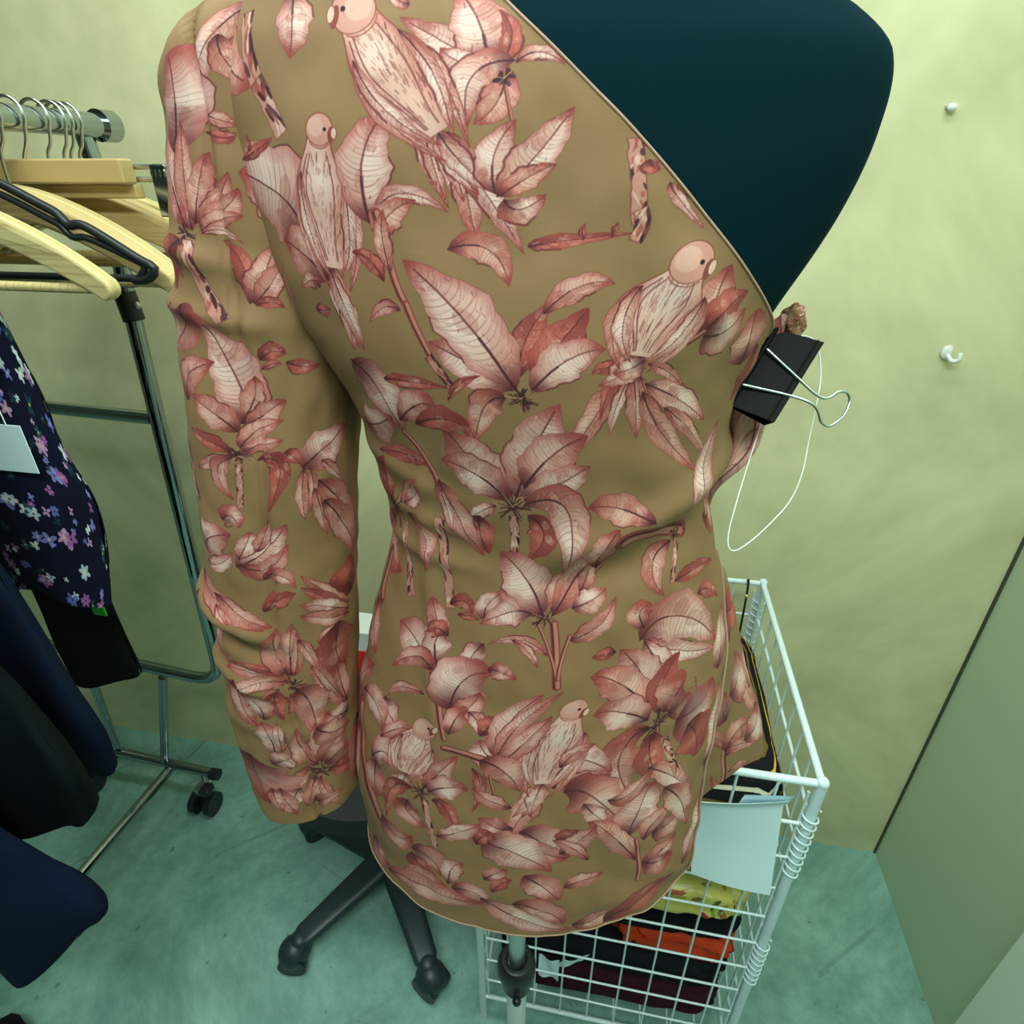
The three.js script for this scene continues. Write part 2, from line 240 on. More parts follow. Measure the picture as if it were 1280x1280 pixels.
function drawFront({ L, S, T, C, B }) {
  L(267,267,297,316,411,362,103); L(256,852,334,754,367,672,15); S(377,243,391,301,420,354,38); S(420,354,449,394,481,444,35); L(489,215,500,272,496,324,59,1);
  L(497,627,429,542,271,506,156,1); L(518,701,468,655,405,631,97); L(480,719,465,705,421,724,28); L(435,765,460,767,484,760,22,2); L(324,485,404,467,453,449,18,2);
  L(369,471,369,458,370,441,17,2); B(562,438,538,677,515,848,589,439,94,1); L(629,594,633,488,671,413,71,1); L(641,570,688,542,748,573,27,1);
  L(642,622,658,580,704,553,41); T(640,574,650,680,666,739,16); L(631,698,611,659,582,646,28,2); L(647,680,642,622,651,570,25); T(666,739,687,816,719,906,15);
  L(653,752,619,749,578,780,23); S(690,841,708,872,723,909,21); L(695,252,682,248,657,234,17); L(793,344,744,313,681,272,42,1); L(798,346,785,285,761,223,65,1);
  L(810,350,825,304,812,264,23,2); L(793,350,757,337,734,318,29,1); L(829,339,780,362,779,437,47,1); L(823,350,812,403,786,433,39); C(819,365,10);
  L(832,342,859,327,889,345,19,1); T(822,380,828,404,833,427,5); L(710,414,718,476,734,540,15,1); L(718,424,730,488,749,566,20); L(737,439,757,507,771,579,25,1);
  L(769,476,777,553,788,620,32); L(753,445,795,526,857,644,37,1); B(607,256,741,445,795,546,569,253,84,-1); L(816,542,813,482,838,427,43,1);
  L(818,546,865,482,907,407,48,1); L(822,546,856,516,891,495,30); L(827,552,848,568,881,543,42,1); S(988,454,997,514,1012,592,21); S(1008,568,1016,592,1011,622,21);
  L(1009,488,1013,498,1026,503,23,2); L(1043,524,1063,553,1114,601,16,1); L(862,631,906,622,1005,608,21,2); L(939,619,935,603,938,592,7,2); L(978,614,981,599,982,590,7,2);
  L(1180,808,1181,732,1190,667,81); L(1188,802,1214,758,1265,724,79,2); L(1195,806,1243,802,1283,757,82,1); L(1367,891,1345,823,1328,762,91);
  L(1391,847,1442,935,1414,993,68,2); T(1138,825,1164,814,1189,797,15); L(1040,892,997,967,927,1089,50); L(1056,888,1039,952,1032,1022,22,1);
  L(1066,880,1084,956,1096,1035,39); L(1080,882,1129,982,1164,1067,30); L(1095,901,1196,952,1300,1021,55,1); L(1093,919,1174,1041,1306,1168,51);
  L(1155,965,1238,1029,1352,1145,33); L(1091,856,1142,879,1193,919,22); L(1050,879,1025,895,1007,978,27,2); L(1037,864,1007,860,985,872,24,2);
  B(1110,660,1071,838,1032,887,1149,662,125,1); L(746,637,805,636,838,701,45); L(856,875,866,809,906,725,47,2); L(895,751,945,701,998,697,39);
  L(877,883,926,809,964,741,64,2); L(838,906,773,851,696,812,79,1); L(845,906,768,764,672,657,94,1); L(875,909,941,841,1005,822,67,1); L(823,925,777,948,740,1040,54);
  C(854,924,25); L(789,1195,726,1098,671,1004,116); L(778,1189,710,1123,634,1102,91,1); L(807,1188,866,1048,926,937,99,1); L(829,1159,902,1067,982,1016,91);
  L(825,1194,914,1143,985,1094,73,1); L(831,1244,868,1305,823,1391,67,2); L(824,1211,929,1227,918,1459,87,1); L(755,1215,709,1241,669,1276,32,1);
  L(707,1255,700,1308,717,1381,72,2); S(794,1244,793,1313,785,1373,23); C(797,1216,38); L(482,873,522,944,539,1045,110,1); L(367,1054,437,1045,528,1003,84,1);
  L(558,906,623,904,715,906,27,2); L(548,1010,630,956,667,969,60); L(592,1013,692,984,728,1021,53,2); T(539,1045,580,1103,601,1179,19); L(392,1130,517,1114,584,1129,40,2);
  L(603,1167,643,1282,701,1391,71); L(608,1189,607,1265,620,1323,26,1); S(582,1288,578,1399,608,1582,30); L(397,1294,350,1236,409,1144,88,2);
  L(427,1279,481,1221,539,1177,34); L(445,1275,496,1241,539,1204,47,1); L(327,1348,244,1490,379,1535,131); S(406,1347,414,1481,453,1592,34);
  L(452,1308,517,1360,510,1483,59); T(242,1519,234,1611,270,1670,59); L(224,1687,262,1788,346,1871,101); C(377,1319,61); L(612,1696,569,1619,546,1554,56);
  L(605,1569,648,1550,677,1588,45,2); L(634,1598,666,1596,703,1601,22,2); L(715,1599,718,1546,759,1501,57,1); L(853,1567,783,1524,747,1489,39);
  L(842,1563,787,1561,706,1613,75,1); L(869,1563,811,1446,747,1371,112,1); L(894,1558,912,1482,942,1425,55); L(895,1570,987,1410,1055,1288,82);
  L(968,1505,993,1448,1002,1375,38); L(1017,1437,1019,1351,1056,1282,70); L(947,1547,1000,1524,1040,1494,55,1); L(954,1645,1016,1606,1065,1515,51);
  T(903,1594,937,1722,962,1801,23); T(861,1593,915,1695,952,1774,10); T(951,1632,948,1710,956,1774,12); C(877,1573,28); L(907,1695,825,1647,744,1671,25);
  L(733,1674,711,1725,713,1783,60,1); L(1152,1278,1050,1224,979,1220,73); T(1328,1365,1146,1320,1071,1332,53); L(1275,1389,1184,1451,1220,1545,64);
  S(1299,1394,1269,1444,1248,1507,19); L(1258,1505,1371,1500,1500,1515,45,2); L(1307,1359,1324,1193,1371,1033,70,1); C(1300,1371,22);
  L(1175,1662,1290,1742,1526,1804,67,1); L(1153,1668,1291,1629,1525,1790,137,1); L(1159,1631,1136,1572,1176,1558,64); L(1168,1673,1264,1777,1328,1761,68,1);
  L(1090,1696,1059,1701,1027,1707,38,2); L(1264,1910,1186,1782,1099,1688,97,1); L(1261,1924,1132,1806,1043,1776,92); L(1309,1948,1280,1832,1328,1761,83,2);
  L(1335,1958,1350,1878,1370,1860,138); L(1353,1978,1385,1947,1406,1912,119); L(1398,2008,1495,1990,1543,1917,214,1); L(1272,1962,1168,1910,1097,1914,98,1);
  L(1466,2049,1537,2123,1557,2208,133,2); L(1302,2010,1227,2073,1336,2292,99); L(1326,2027,1345,2120,1411,2219,95,2); L(1352,2166,1465,2244,1593,2374,64,1);
  S(1382,2065,1450,2177,1493,2255,26); C(1322,1995,60); L(1039,2198,1017,2302,970,2419,65); L(987,2368,942,2373,889,2341,79); L(1009,2388,1079,2439,1156,2523,134,1);
  L(999,2422,1080,2497,1151,2521,83); L(1077,2148,1122,2081,1229,2141,101,1); L(1078,2196,1155,2159,1232,2151,57); L(1112,2206,1194,2230,1312,2388,132);
  L(1177,2259,1221,2322,1259,2367,53,1); B(1035,1886,1048,2182,1018,2320,1071,1889,125,1); L(1327,2449,1364,2340,1400,2232,128,1); L(1391,2507,1426,2422,1493,2387,72);
  L(1422,2487,1492,2491,1540,2439,108); L(1444,2285,1532,2392,1593,2562,94,1); L(1370,2604,1272,2421,1199,2345,67); L(1125,2447,1151,2412,1179,2383,73,2);
  L(1127,2501,1183,2437,1223,2358,68); L(1384,2630,1464,2617,1540,2567,86); L(1399,2628,1471,2669,1501,2630,101); T(1357,2483,1379,2608,1381,2720,18);
  L(614,1790,520,1726,425,1692,123,1); L(619,1777,591,1698,616,1666,76,1); L(620,1680,579,1658,560,1676,52,2); L(617,1797,542,1778,453,1861,65);
  T(619,1803,673,1915,732,2045,18); L(616,1900,516,1919,473,1985,36); L(463,1991,500,2040,573,2069,80,1); L(707,1933,715,1813,783,1770,162,1);
  L(769,1762,802,1759,851,1778,49); L(709,1939,759,1910,772,1847,72); L(738,2018,741,1944,764,1923,64); L(764,1923,811,1955,851,2007,36,1);
  L(826,1995,842,1952,851,1937,66,2); L(911,2094,856,2053,831,2009,78,1); L(887,2064,889,1931,938,1827,75,1); L(896,2079,914,1943,985,1816,52);
  L(911,2094,955,2000,985,1906,62); T(741,2079,829,2076,901,2095,27); L(854,2085,931,2127,994,2217,81); T(897,2149,914,2203,932,2247,9); L(335,2106,220,2066,345,1915,200);
  T(314,2120,392,2340,509,2536,75); L(468,2262,537,2195,583,2242,111,1); L(496,2262,482,2372,487,2450,118); L(498,2149,573,2069,621,2063,47);
  B(658,2031,631,2235,598,2334,695,2008,129,1); L(707,2277,750,2188,789,2094,60); L(721,2291,786,2243,847,2236,83,1); L(665,2296,581,2342,552,2501,58,2);
  L(647,2365,644,2427,728,2450,88); L(737,2320,795,2346,821,2450,47,2); S(711,2330,729,2410,752,2543,24); C(695,2301,42); L(528,2511,591,2580,663,2531,114);
  L(403,2761,431,2831,514,2823,110); L(652,2611,732,2624,759,2695,113); L(649,2637,677,2689,744,2704,82,2); L(591,2805,689,2749,787,2741,83);
  L(787,2720,804,2624,843,2589,62,1); L(801,2733,866,2729,926,2788,77); L(905,2652,942,2604,977,2584,54); L(929,2705,954,2656,989,2630,40,2);
  L(896,2436,989,2481,1105,2586,140,1); L(884,2464,908,2415,943,2422,52,2); L(1024,2603,1083,2669,1131,2732,94); L(989,2767,1084,2793,1147,2883,92);
  L(1142,2673,1201,2640,1264,2625,57); L(1173,2896,1252,2894,1336,2821,76); L(1377,1586,1451,1594,1522,1644,45,2); L(1478,1367,1534,1371,1567,1296,92);
  L(495,2864,722,2801,901,2797,105); L(890,2757,1025,2864,1174,2922,90,1); L(1282,2934,1401,2843,1545,2791,110,2); L(1595,2791,1658,2665,1671,2433,100,1);
  L(1670,2314,1670,2145,1627,1967,89,1); L(1575,1903,1582,1801,1590,1685,122,1); L(291,2220,284,2382,306,2562,98); L(707,935,743,895,784,876,15,2);
  L(302,2051,431,2043,505,2126,94,1); L(1077,2112,1100,2049,1141,2017,42); L(1245,2255,1324,2255,1369,2172,60); L(842,2127,881,2208,869,2322,33,2);
  L(756,2476,833,2426,894,2368,60,1); L(981,2285,910,2257,858,2219,48); L(1211,2543,1161,2475,1101,2421,41); L(804,1648,855,1683,893,1734,21);
}
function drawBack({ L, S, T, C, B }) {
  T(485,2769,471,2583,467,2445,29); L(471,2514,442,2414,20,2159,57); L(478,2494,549,2410,697,2394,106); L(482,2473,579,2490,737,2522,64);
  L(493,2730,432,2672,394,2595,28,2); L(496,2618,579,2608,645,2623,34); L(615,2081,719,2251,744,2388,117); L(770,2319,788,2427,817,2553,129,1);
  L(487,2322,453,2250,479,2180,180,1); L(35,1716,78,1698,114,1680,180,2); L(356,1830,653,1825,851,1800,139,2); L(492,1949,411,1878,408,1831,180);
  L(355,2556,20,2159,104,2025,180,1); L(510,2207,629,2143,596,2020,185,1); L(614,2479,729,2427,776,2328,125,1); L(122,1670,176,1742,201,1832,180,1);
  L(743,2001,798,2134,731,2234,127,1);
}
function drawSleeve({ L, S, T, C, B }) {
  L(640,116,587,178,563,294,53,1); L(562,294,610,308,639,318,23); L(573,329,615,339,635,330,20,2); L(603,165,626,210,674,250,41); L(527,512,470,405,462,304,74);
  L(495,367,506,253,473,194,154,1); L(535,517,521,411,518,309,49); L(546,503,557,433,577,365,51); L(555,511,593,463,618,402,43); L(556,503,606,473,632,431,43);
  L(557,519,592,494,638,485,33); C(519,524,21); S(529,536,544,610,598,703,30); L(508,537,442,598,458,649,90,2); L(493,677,477,728,363,823,91);
  L(557,522,594,515,635,541,14,1); L(641,666,635,589,596,534,33,2); L(646,663,669,606,695,534,54); L(649,666,687,616,704,576,44); L(652,670,682,664,706,678,21,2);
  L(614,956,607,835,532,685,89,1); L(458,925,476,855,564,803,76); L(607,976,555,926,493,895,60); L(617,946,637,879,639,835,38); L(622,967,663,926,703,899,46);
  L(653,795,678,777,706,784,39,2); L(706,803,740,822,781,826,31,2); L(655,819,677,806,696,807,15,2); L(593,1028,534,1005,469,994,39,2); L(593,1039,530,1071,481,1104,29);
  S(404,1049,416,1129,438,1220,53); L(593,1043,553,1092,586,1169,42); S(605,1060,603,1107,598,1192,14); L(635,1057,682,1074,648,1211,40,2); L(609,1018,641,973,696,950,40);
  L(611,1028,650,1012,694,1001,34); C(605,1039,21); L(554,1234,575,1218,596,1251,54,1); L(454,1375,507,1307,574,1273,90,1); L(472,1403,531,1386,571,1332,42,1);
  L(578,1379,634,1335,689,1249,74,1); L(588,1369,639,1390,690,1316,54); L(585,1356,606,1302,613,1265,37,1); L(623,1331,635,1291,648,1238,26);
  L(407,1484,508,1524,622,1610,64); L(501,1498,572,1558,636,1604,44); L(505,1538,525,1565,550,1586,16); L(630,1428,666,1414,701,1463,42);
  L(624,1542,662,1497,699,1482,43,2); L(730,1088,787,1054,871,1023,91,1); L(694,1033,709,1047,731,1077,29,2); L(734,1089,728,1170,733,1247,28);
  L(749,1095,755,1157,745,1227,20); L(757,1158,776,1244,795,1330,33); L(767,1137,834,1240,906,1361,58); L(781,1207,858,1340,920,1491,62); L(778,1084,804,1120,844,1186,22);
  L(876,1590,862,1530,937,1536,122,2); L(859,1627,774,1514,714,1428,31); L(852,1634,767,1531,712,1467,30,2); L(860,1655,772,1572,705,1528,41,1);
  L(861,1672,770,1616,705,1570,43); L(755,1713,783,1681,839,1693,38,1); L(823,1669,807,1772,857,1915,120,2); L(841,2063,771,1895,723,1780,49);
  L(850,2054,823,1914,806,1841,62); L(857,2102,796,2071,765,2028,80,1); L(836,2027,758,1845,739,1765,29); L(663,1836,589,1791,475,1817,54);
  L(653,1832,595,1769,472,1800,25,2); L(657,1849,587,1830,432,1955,41,1); L(660,1813,637,1707,643,1614,61); L(671,1809,672,1704,684,1594,57);
  L(678,1810,691,1729,692,1630,30); L(639,1852,620,1875,598,1937,28); L(631,1857,627,1912,639,1993,40,2); L(679,1866,715,1950,729,2104,97); C(673,1853,30);
  L(607,2170,598,2064,577,2013,67,1); L(622,2149,623,2059,620,2008,22,1); L(590,2219,630,2191,662,2177,73,1); L(574,2239,607,2286,648,2288,101,1);
  L(724,2259,677,2163,666,2049,56); L(736,2245,733,2127,719,2045,60); L(744,2260,776,2193,838,2171,80); L(751,2279,795,2255,840,2262,98);
  L(756,2314,819,2345,870,2415,59,2); L(714,2284,667,2294,654,2365,55); L(508,2208,516,2354,556,2443,258); L(656,2345,629,2400,614,2454,51,1);
  L(711,2317,691,2396,672,2456,52); L(725,2326,747,2422,798,2538,31); L(601,2343,617,2423,636,2484,50); L(703,2462,731,2457,813,2460,54); L(573,2354,584,2404,602,2467,47);
  C(736,2300,45); L(771,540,699,440,634,402,88,1); L(643,380,671,359,701,339,14,2); L(898,2171,890,2353,910,2547,84); L(422,1538,432,1696,494,1814,41);
  L(523,1834,518,1960,574,2030,91); L(590,1999,576,1925,519,1915,65,1); L(725,2065,776,2127,862,2167,80); L(695,1661,719,1722,747,1818,29);
}

// ---------- printed fabric: leaves, parrots and bark drawn on the flat cloth (quarter millimetres) ----------
const TAN = '#94714e';
function brush(x, seed) {
  const r = rng(seed), j = (k) => (r() - 0.5) * 2 * k;
  const INK = ['126,44,42', '92,28,34', '150,66,58'];
  const quad = (a, m, b) => { const c = [2 * m[0] - (a[0] + b[0]) / 2, 2 * m[1] - (a[1] + b[1]) / 2]; return (t) => { const s = 1 - t; return [s * s * a[0] + 2 * s * t * c[0] + t * t * b[0], s * s * a[1] + 2 * s * t * c[1] + t * t * b[1]]; }; };
  function spine(a, m, b, n) { const f = quad(a, m, b), p = []; for (let i = 0; i <= n; i++) { const t = i / n, q = f(t), e = f(Math.min(1, t + 0.01)), d = f(Math.max(0, t - 0.01)), l = Math.hypot(e[0] - d[0], e[1] - d[1]) || 1; p.push({ x: q[0], y: q[1], nx: -(e[1] - d[1]) / l, ny: (e[0] - d[0]) / l, t }); } return p; }
  const poly = (pts) => { x.beginPath(); pts.forEach((p, i) => (i ? x.lineTo(p[0], p[1]) : x.moveTo(p[0], p[1]))); x.closePath(); };
  function L(ax, ay, mx, my, bx, by, w, tone = 0) { // a leaf from base to tip
    const n = 22, s = spine([ax, ay], [mx, my], [bx, by], n), len = Math.hypot(mx - ax, my - ay) + Math.hypot(bx - mx, by - my), ph = r() * 9;
    w *= 1.2; const hw = (t) => w / 2 * (tone === 2 ? Math.sin(Math.PI * Math.pow(t, 0.85)) * 0.95 + 0.06 : Math.pow(Math.sin(Math.PI * Math.pow(clamp(t, 0.001, 0.999), 0.82)), 0.86)) * (1 + 0.09 * Math.sin(t * 17 + ph) + 0.05 * Math.sin(t * 41 + ph));
    const A = s.map((p) => [p.x + p.nx * hw(p.t), p.y + p.ny * hw(p.t)]), B = s.map((p) => [p.x - p.nx * hw(p.t), p.y - p.ny * hw(p.t)]);
    const g = x.createLinearGradient(ax, ay, bx, by), pal = [['#9e4a44', '#d58e82', '#e6b2a6', '#da978b', '#b3574f'], ['#b86a62', '#e5b0a4', '#f4d2c8', '#eabab0', '#c8766c'], ['#80322f', '#b8564c', '#cc7064', '#b85a52', '#8c3834']][tone];
    pal.forEach((c, i) => g.addColorStop(i / 4, c));
    poly([...A, ...B.slice().reverse()]); x.fillStyle = g; x.fill();
    x.save(); x.clip();
    const sd = r() > 0.5 ? A : B; poly([...sd, ...s.map((p) => [p.x, p.y]).reverse()]); x.fillStyle = `rgba(${tone === 2 ? '95,30,32' : '160,74,64'},${tone === 1 ? 0.22 : 0.34})`; x.fill();
    // soft pale bands and reddish blushes
    for (let i = 0; i < 5; i++) { const p = s[(2 + r() * (n - 4)) | 0]; x.fillStyle = r() > 0.5 ? 'rgba(236,208,194,0.28)' : 'rgba(146,56,50,0.22)'; x.beginPath(); x.ellipse(p.x + p.nx * j(w * 0.3), p.y + p.ny * j(w * 0.3), len * (0.05 + r() * 0.08), w * (0.08 + r() * 0.12), Math.atan2(by - ay, bx - ax), 0, 7); x.fill(); }
    const m = Math.max(6, (len / 4.6) | 0); // fine slanting veins
    for (const q of [-1, 1]) for (let i = 0; i < m; i++) {
      const t = (i + r() * 0.6) / m, p = s[Math.min(n, (t * n) | 0)], e = s[Math.min(n, (t * n + 2.2) | 0)], k = hw(p.t) * (0.75 + r() * 0.35);
      x.strokeStyle = `rgba(${INK[r() * 3 | 0]},${0.08 + r() * 0.2})`; x.lineWidth = 0.8 + r() * 1.3; x.beginPath(); x.moveTo(p.x, p.y); x.quadraticCurveTo(p.x + p.nx * q * k * 0.6, p.y + p.ny * q * k * 0.6, e.x + e.nx * q * k, e.y + e.ny * q * k); x.stroke();
    }
    for (const e of [A, B]) for (let q = 0; q < 4; q++) { x.strokeStyle = 'rgba(166,66,60,0.11)'; x.lineWidth = w * (0.08 + q * 0.07); x.beginPath(); e.forEach((p, i) => (i ? x.lineTo(p[0], p[1]) : x.moveTo(p[0], p[1]))); x.stroke(); }
    for (let i = 0; i < len / 5; i++) { const p = s[(r() * n) | 0], o = j(hw(p.t)), k = 3 + r() * 9, a = Math.atan2(by - ay, bx - ax) + j(0.5); x.strokeStyle = r() > 0.45 ? `rgba(${INK[r() * 3 | 0]},${0.15 + r() * 0.3})` : 'rgba(246,222,210,0.35)'; x.lineWidth = 0.8 + r() * 1.8; x.beginPath(); x.moveTo(p.x + p.nx * o, p.y + p.ny * o); x.lineTo(p.x + p.nx * o + Math.cos(a) * k, p.y + p.ny * o + Math.sin(a) * k); x.stroke(); }
    x.restore();
    const line = (pts, c, a, lw) => { x.strokeStyle = `rgba(${c},${a})`; x.lineWidth = lw; x.beginPath(); pts.forEach((p, i) => (i ? x.lineTo(p[0] + j(0.5), p[1] + j(0.5)) : x.moveTo(p[0], p[1]))); x.stroke(); };
    line(A, INK[0], 0.45, 1.4 + r()); line(B, INK[0], 0.4, 1.2 + r());
    const side = r() > 0.5 ? A : B, k0 = (n * (0.1 + r() * 0.3)) | 0; line(side.slice(k0, k0 + 9), INK[1], 0.6, 3.4);
    line(s.slice(0, n - 1).map((p) => [p.x, p.y]), INK[1], 0.7, clamp(w * 0.035, 1.6, 4)); line(s.slice(0, n * 0.45 | 0).map((p) => [p.x, p.y]), '60,20,32', 0.6, clamp(w * 0.06, 2, 6));
    const tip = x.createRadialGradient(bx, by, 0, bx, by, w * 0.5); tip.addColorStop(0, 'rgba(130,44,42,0.6)'); tip.addColorStop(1, 'rgba(130,44,42,0)'); poly([...A, ...B.slice().reverse()]); x.save(); x.clip(); x.fillStyle = tip; x.fillRect(bx - w, by - w, 2 * w, 2 * w);
    const bs = x.createRadialGradient(ax, ay, 0, ax, ay, w * 0.55); bs.addColorStop(0, 'rgba(66,22,32,0.75)'); bs.addColorStop(1, 'rgba(66,22,32,0)'); x.fillStyle = bs; x.fillRect(ax - w, ay - w, 2 * w, 2 * w); x.restore();
  }
  function S(ax, ay, mx, my, bx, by, w) { // mottled bark stem
    const n = 16, s = spine([ax, ay], [mx, my], [bx, by], n), A = s.map((p) => [p.x + p.nx * w * 0.5 * (1 + j(0.15)), p.y + p.ny * w * 0.5]), B = s.map((p) => [p.x - p.nx * w * 0.5, p.y - p.ny * w * 0.5 * (1 + j(0.15))]);
    poly([...A, ...B.reverse()]); x.fillStyle = '#c4887a'; x.fill(); x.save(); x.clip();
    for (let i = 0; i < 22; i++) { const p = s[(r() * n) | 0], dark = r() > 0.5; x.fillStyle = dark ? `rgba(58,22,34,${0.6 + r() * 0.35})` : r() > 0.5 ? 'rgba(232,200,186,0.6)' : 'rgba(160,66,58,0.6)'; x.beginPath(); x.ellipse(p.x + p.nx * (dark ? (r() > 0.3 ? -0.4 : 0.42) * w : j(w * 0.4)), p.y + p.ny * (dark ? (r() > 0.3 ? -0.4 : 0.42) * w : j(w * 0.4)), w * (0.25 + r() * 0.5), w * (0.06 + r() * 0.13), Math.atan2(by - ay, bx - ax) + j(0.5), 0, 7); x.fill(); }
    x.restore(); x.strokeStyle = 'rgba(110,40,42,0.6)'; x.lineWidth = 1.8; poly([...A, ...B]); x.stroke();
  }
  function T(ax, ay, mx, my, bx, by, w) { // thin stalk
    const s = spine([ax, ay], [mx, my], [bx, by], 18); const run = (c, lw, o) => { x.strokeStyle = c; x.lineWidth = lw; x.lineCap = 'round'; x.beginPath(); s.forEach((p, i) => (i ? x.lineTo(p.x + p.nx * o, p.y + p.ny * o) : x.moveTo(p.x + p.nx * o, p.y + p.ny * o))); x.stroke(); };
    run('#8a3c38', w, 0); run('#c07a6c', w * 0.45, -w * 0.12); run('rgba(60,22,32,0.7)', w * 0.18, w * 0.25);
  }
  function C(cx, cy, w) { // dark heart of a leaf rosette
    for (let i = 0; i < 26; i++) { const a = r() * 6.28, l = w * (0.5 + r() * 0.8); x.strokeStyle = `rgba(${r() > 0.4 ? '48,18,32' : '92,28,36'},${0.5 + r() * 0.4})`; x.lineWidth = 2 + r() * 4; x.beginPath(); x.moveTo(cx + j(w * 0.25), cy + j(w * 0.25)); x.quadraticCurveTo(cx + Math.cos(a) * l * 0.5 + j(3), cy + Math.sin(a) * l * 0.5 + j(3), cx + Math.cos(a) * l, cy + Math.sin(a) * l); x.stroke(); }
    for (let i = 0; i < 5; i++) { const a = r() * 6.28; x.strokeStyle = 'rgba(200,150,110,0.7)'; x.lineWidth = 1.6; x.beginPath(); x.moveTo(cx, cy); x.lineTo(cx + Math.cos(a) * w * 1.3, cy + Math.sin(a) * w * 1.3); x.stroke(); }
  }
  function B(hx, hy, ex, ey, tx, ty, fx, fy, w, face) { w *= 1.14; // parrot: head, vent, tail tip, beak point, width
    for (let i = 0; i < 4; i++) L(ex + j(w * 0.1), ey + j(w * 0.1), (ex + tx) / 2 + j(w * 0.1), (ey + ty) / 2 + j(w * 0.1), tx + j(w * 0.28), ty + j(w * 0.12), w * 0.3, 1);
    const hr = Math.hypot(fx - hx, fy - hy) * 0.98, d = [ex - hx, ey - hy], l = Math.hypot(...d), u = [d[0] / l, d[1] / l], nn = [-u[1], u[0]], f = quad([hx + u[0] * hr * 0.3, hy + u[1] * hr * 0.3], [(hx + ex) / 2 + nn[0] * w * 0.06, (hy + ey) / 2], [ex, ey]);
    const wd = (t) => w / 2 * (t < 0.45 ? lerp(hr / (w / 2) * 0.82, 1, sst(0, 0.45, t)) : lerp(1, 0.4, sst(0.45, 1, t))), A = [], Q = []; for (let i = 0; i <= 20; i++) { const t = i / 20, p = f(t); A.push([p[0] + nn[0] * wd(t), p[1] + nn[1] * wd(t)]); Q.push([p[0] - nn[0] * wd(t), p[1] - nn[1] * wd(t)]); }
    poly([...A, ...Q.slice().reverse()]); const g = x.createLinearGradient(hx + nn[0] * w * 0.5, hy + nn[1] * w * 0.5, hx - nn[0] * w * 0.5, hy - nn[1] * w * 0.5); g.addColorStop(0, '#a84e46'); g.addColorStop(0.2, '#e0aa9e'); g.addColorStop(0.5, '#e2b2a6'); g.addColorStop(0.78, '#d08c80'); g.addColorStop(1, '#9a443e'); x.fillStyle = g; x.fill(); x.save(); x.clip();
    const bl = x.createRadialGradient(hx + u[0] * l * 0.35, hy + u[1] * l * 0.35, 0, hx + u[0] * l * 0.35, hy + u[1] * l * 0.35, w * 0.5); bl.addColorStop(0, 'rgba(240,214,204,0.75)'); bl.addColorStop(1, 'rgba(240,214,204,0)'); x.fillStyle = bl; x.fillRect(hx - 2 * l, hy - 2 * l, 4 * l, 4 * l);
    for (let i = 0; i < 150; i++) { const t = 0.12 + r() * 0.75, p = f(t), o = j(wd(t) * 0.9), k = w * (0.06 + r() * 0.12); x.strokeStyle = `rgba(${INK[r() * 3 | 0]},${0.2 + r() * 0.35})`; x.lineWidth = 0.8 + r() * 1.6; x.beginPath(); x.moveTo(p[0] + nn[0] * o, p[1] + nn[1] * o); x.lineTo(p[0] + nn[0] * o * 0.9 + u[0] * k, p[1] + nn[1] * o * 0.9 + u[1] * k); x.stroke(); }
    for (const q of [-0.62, 0.58, 0.78]) { x.strokeStyle = `rgba(${INK[1]},0.6)`; x.lineWidth = 2.6; x.beginPath(); for (let i = 3; i <= 19; i++) { const t = i / 20, p = f(t), o = wd(t) * q * (1 - 0.25 * t); i === 3 ? x.moveTo(p[0] + nn[0] * o, p[1] + nn[1] * o) : x.lineTo(p[0] + nn[0] * o, p[1] + nn[1] * o); } x.stroke(); }
    x.restore(); x.strokeStyle = 'rgba(126,48,44,0.7)'; x.lineWidth = 2.4; for (const e of [A, Q]) { x.beginPath(); e.forEach((p, i) => (i ? x.lineTo(p[0], p[1]) : x.moveTo(p[0], p[1]))); x.stroke(); }
    x.fillStyle = '#d39488'; x.beginPath(); x.arc(hx, hy, hr, 0, 7); x.fill(); x.strokeStyle = 'rgba(126,48,44,0.7)'; x.lineWidth = 2.2; x.stroke();
    for (let i = 0; i < 30; i++) { const a = r() * 6.28, k = r() * hr * 0.85; x.strokeStyle = `rgba(150,70,64,${0.1 + r() * 0.25})`; x.lineWidth = 1; x.beginPath(); x.moveTo(hx + Math.cos(a) * k, hy + Math.sin(a) * k); x.lineTo(hx + Math.cos(a) * k + u[0] * 4, hy + Math.sin(a) * k + u[1] * 4); x.stroke(); }
    for (const q of [-1, 1]) { const sx = hx + u[0] * l * 0.3 + nn[0] * q * w * 0.4, sy = hy + u[1] * l * 0.3 + nn[1] * q * w * 0.4; for (let i = 0; i < 2; i++) L(sx, sy, hx + u[0] * l * 0.72 + nn[0] * q * w * (0.5 - i * 0.1), hy + u[1] * l * 0.72 + nn[1] * q * w * (0.5 - i * 0.1), hx + u[0] * l * (1.18 - i * 0.1) + nn[0] * q * w * (0.2 - i * 0.1), hy + u[1] * l * (1.18 - i * 0.1) + nn[1] * q * w * (0.2 - i * 0.1), w * 0.2, i ? 1 : 0); }
    const b = [fx - hx, fy - hy]; x.fillStyle = 'rgba(232,190,178,0.45)'; x.beginPath(); x.arc(hx - b[0] * 0.25, hy - b[1] * 0.25 - hr * 0.15, hr * 0.6, 0, 7); x.fill();
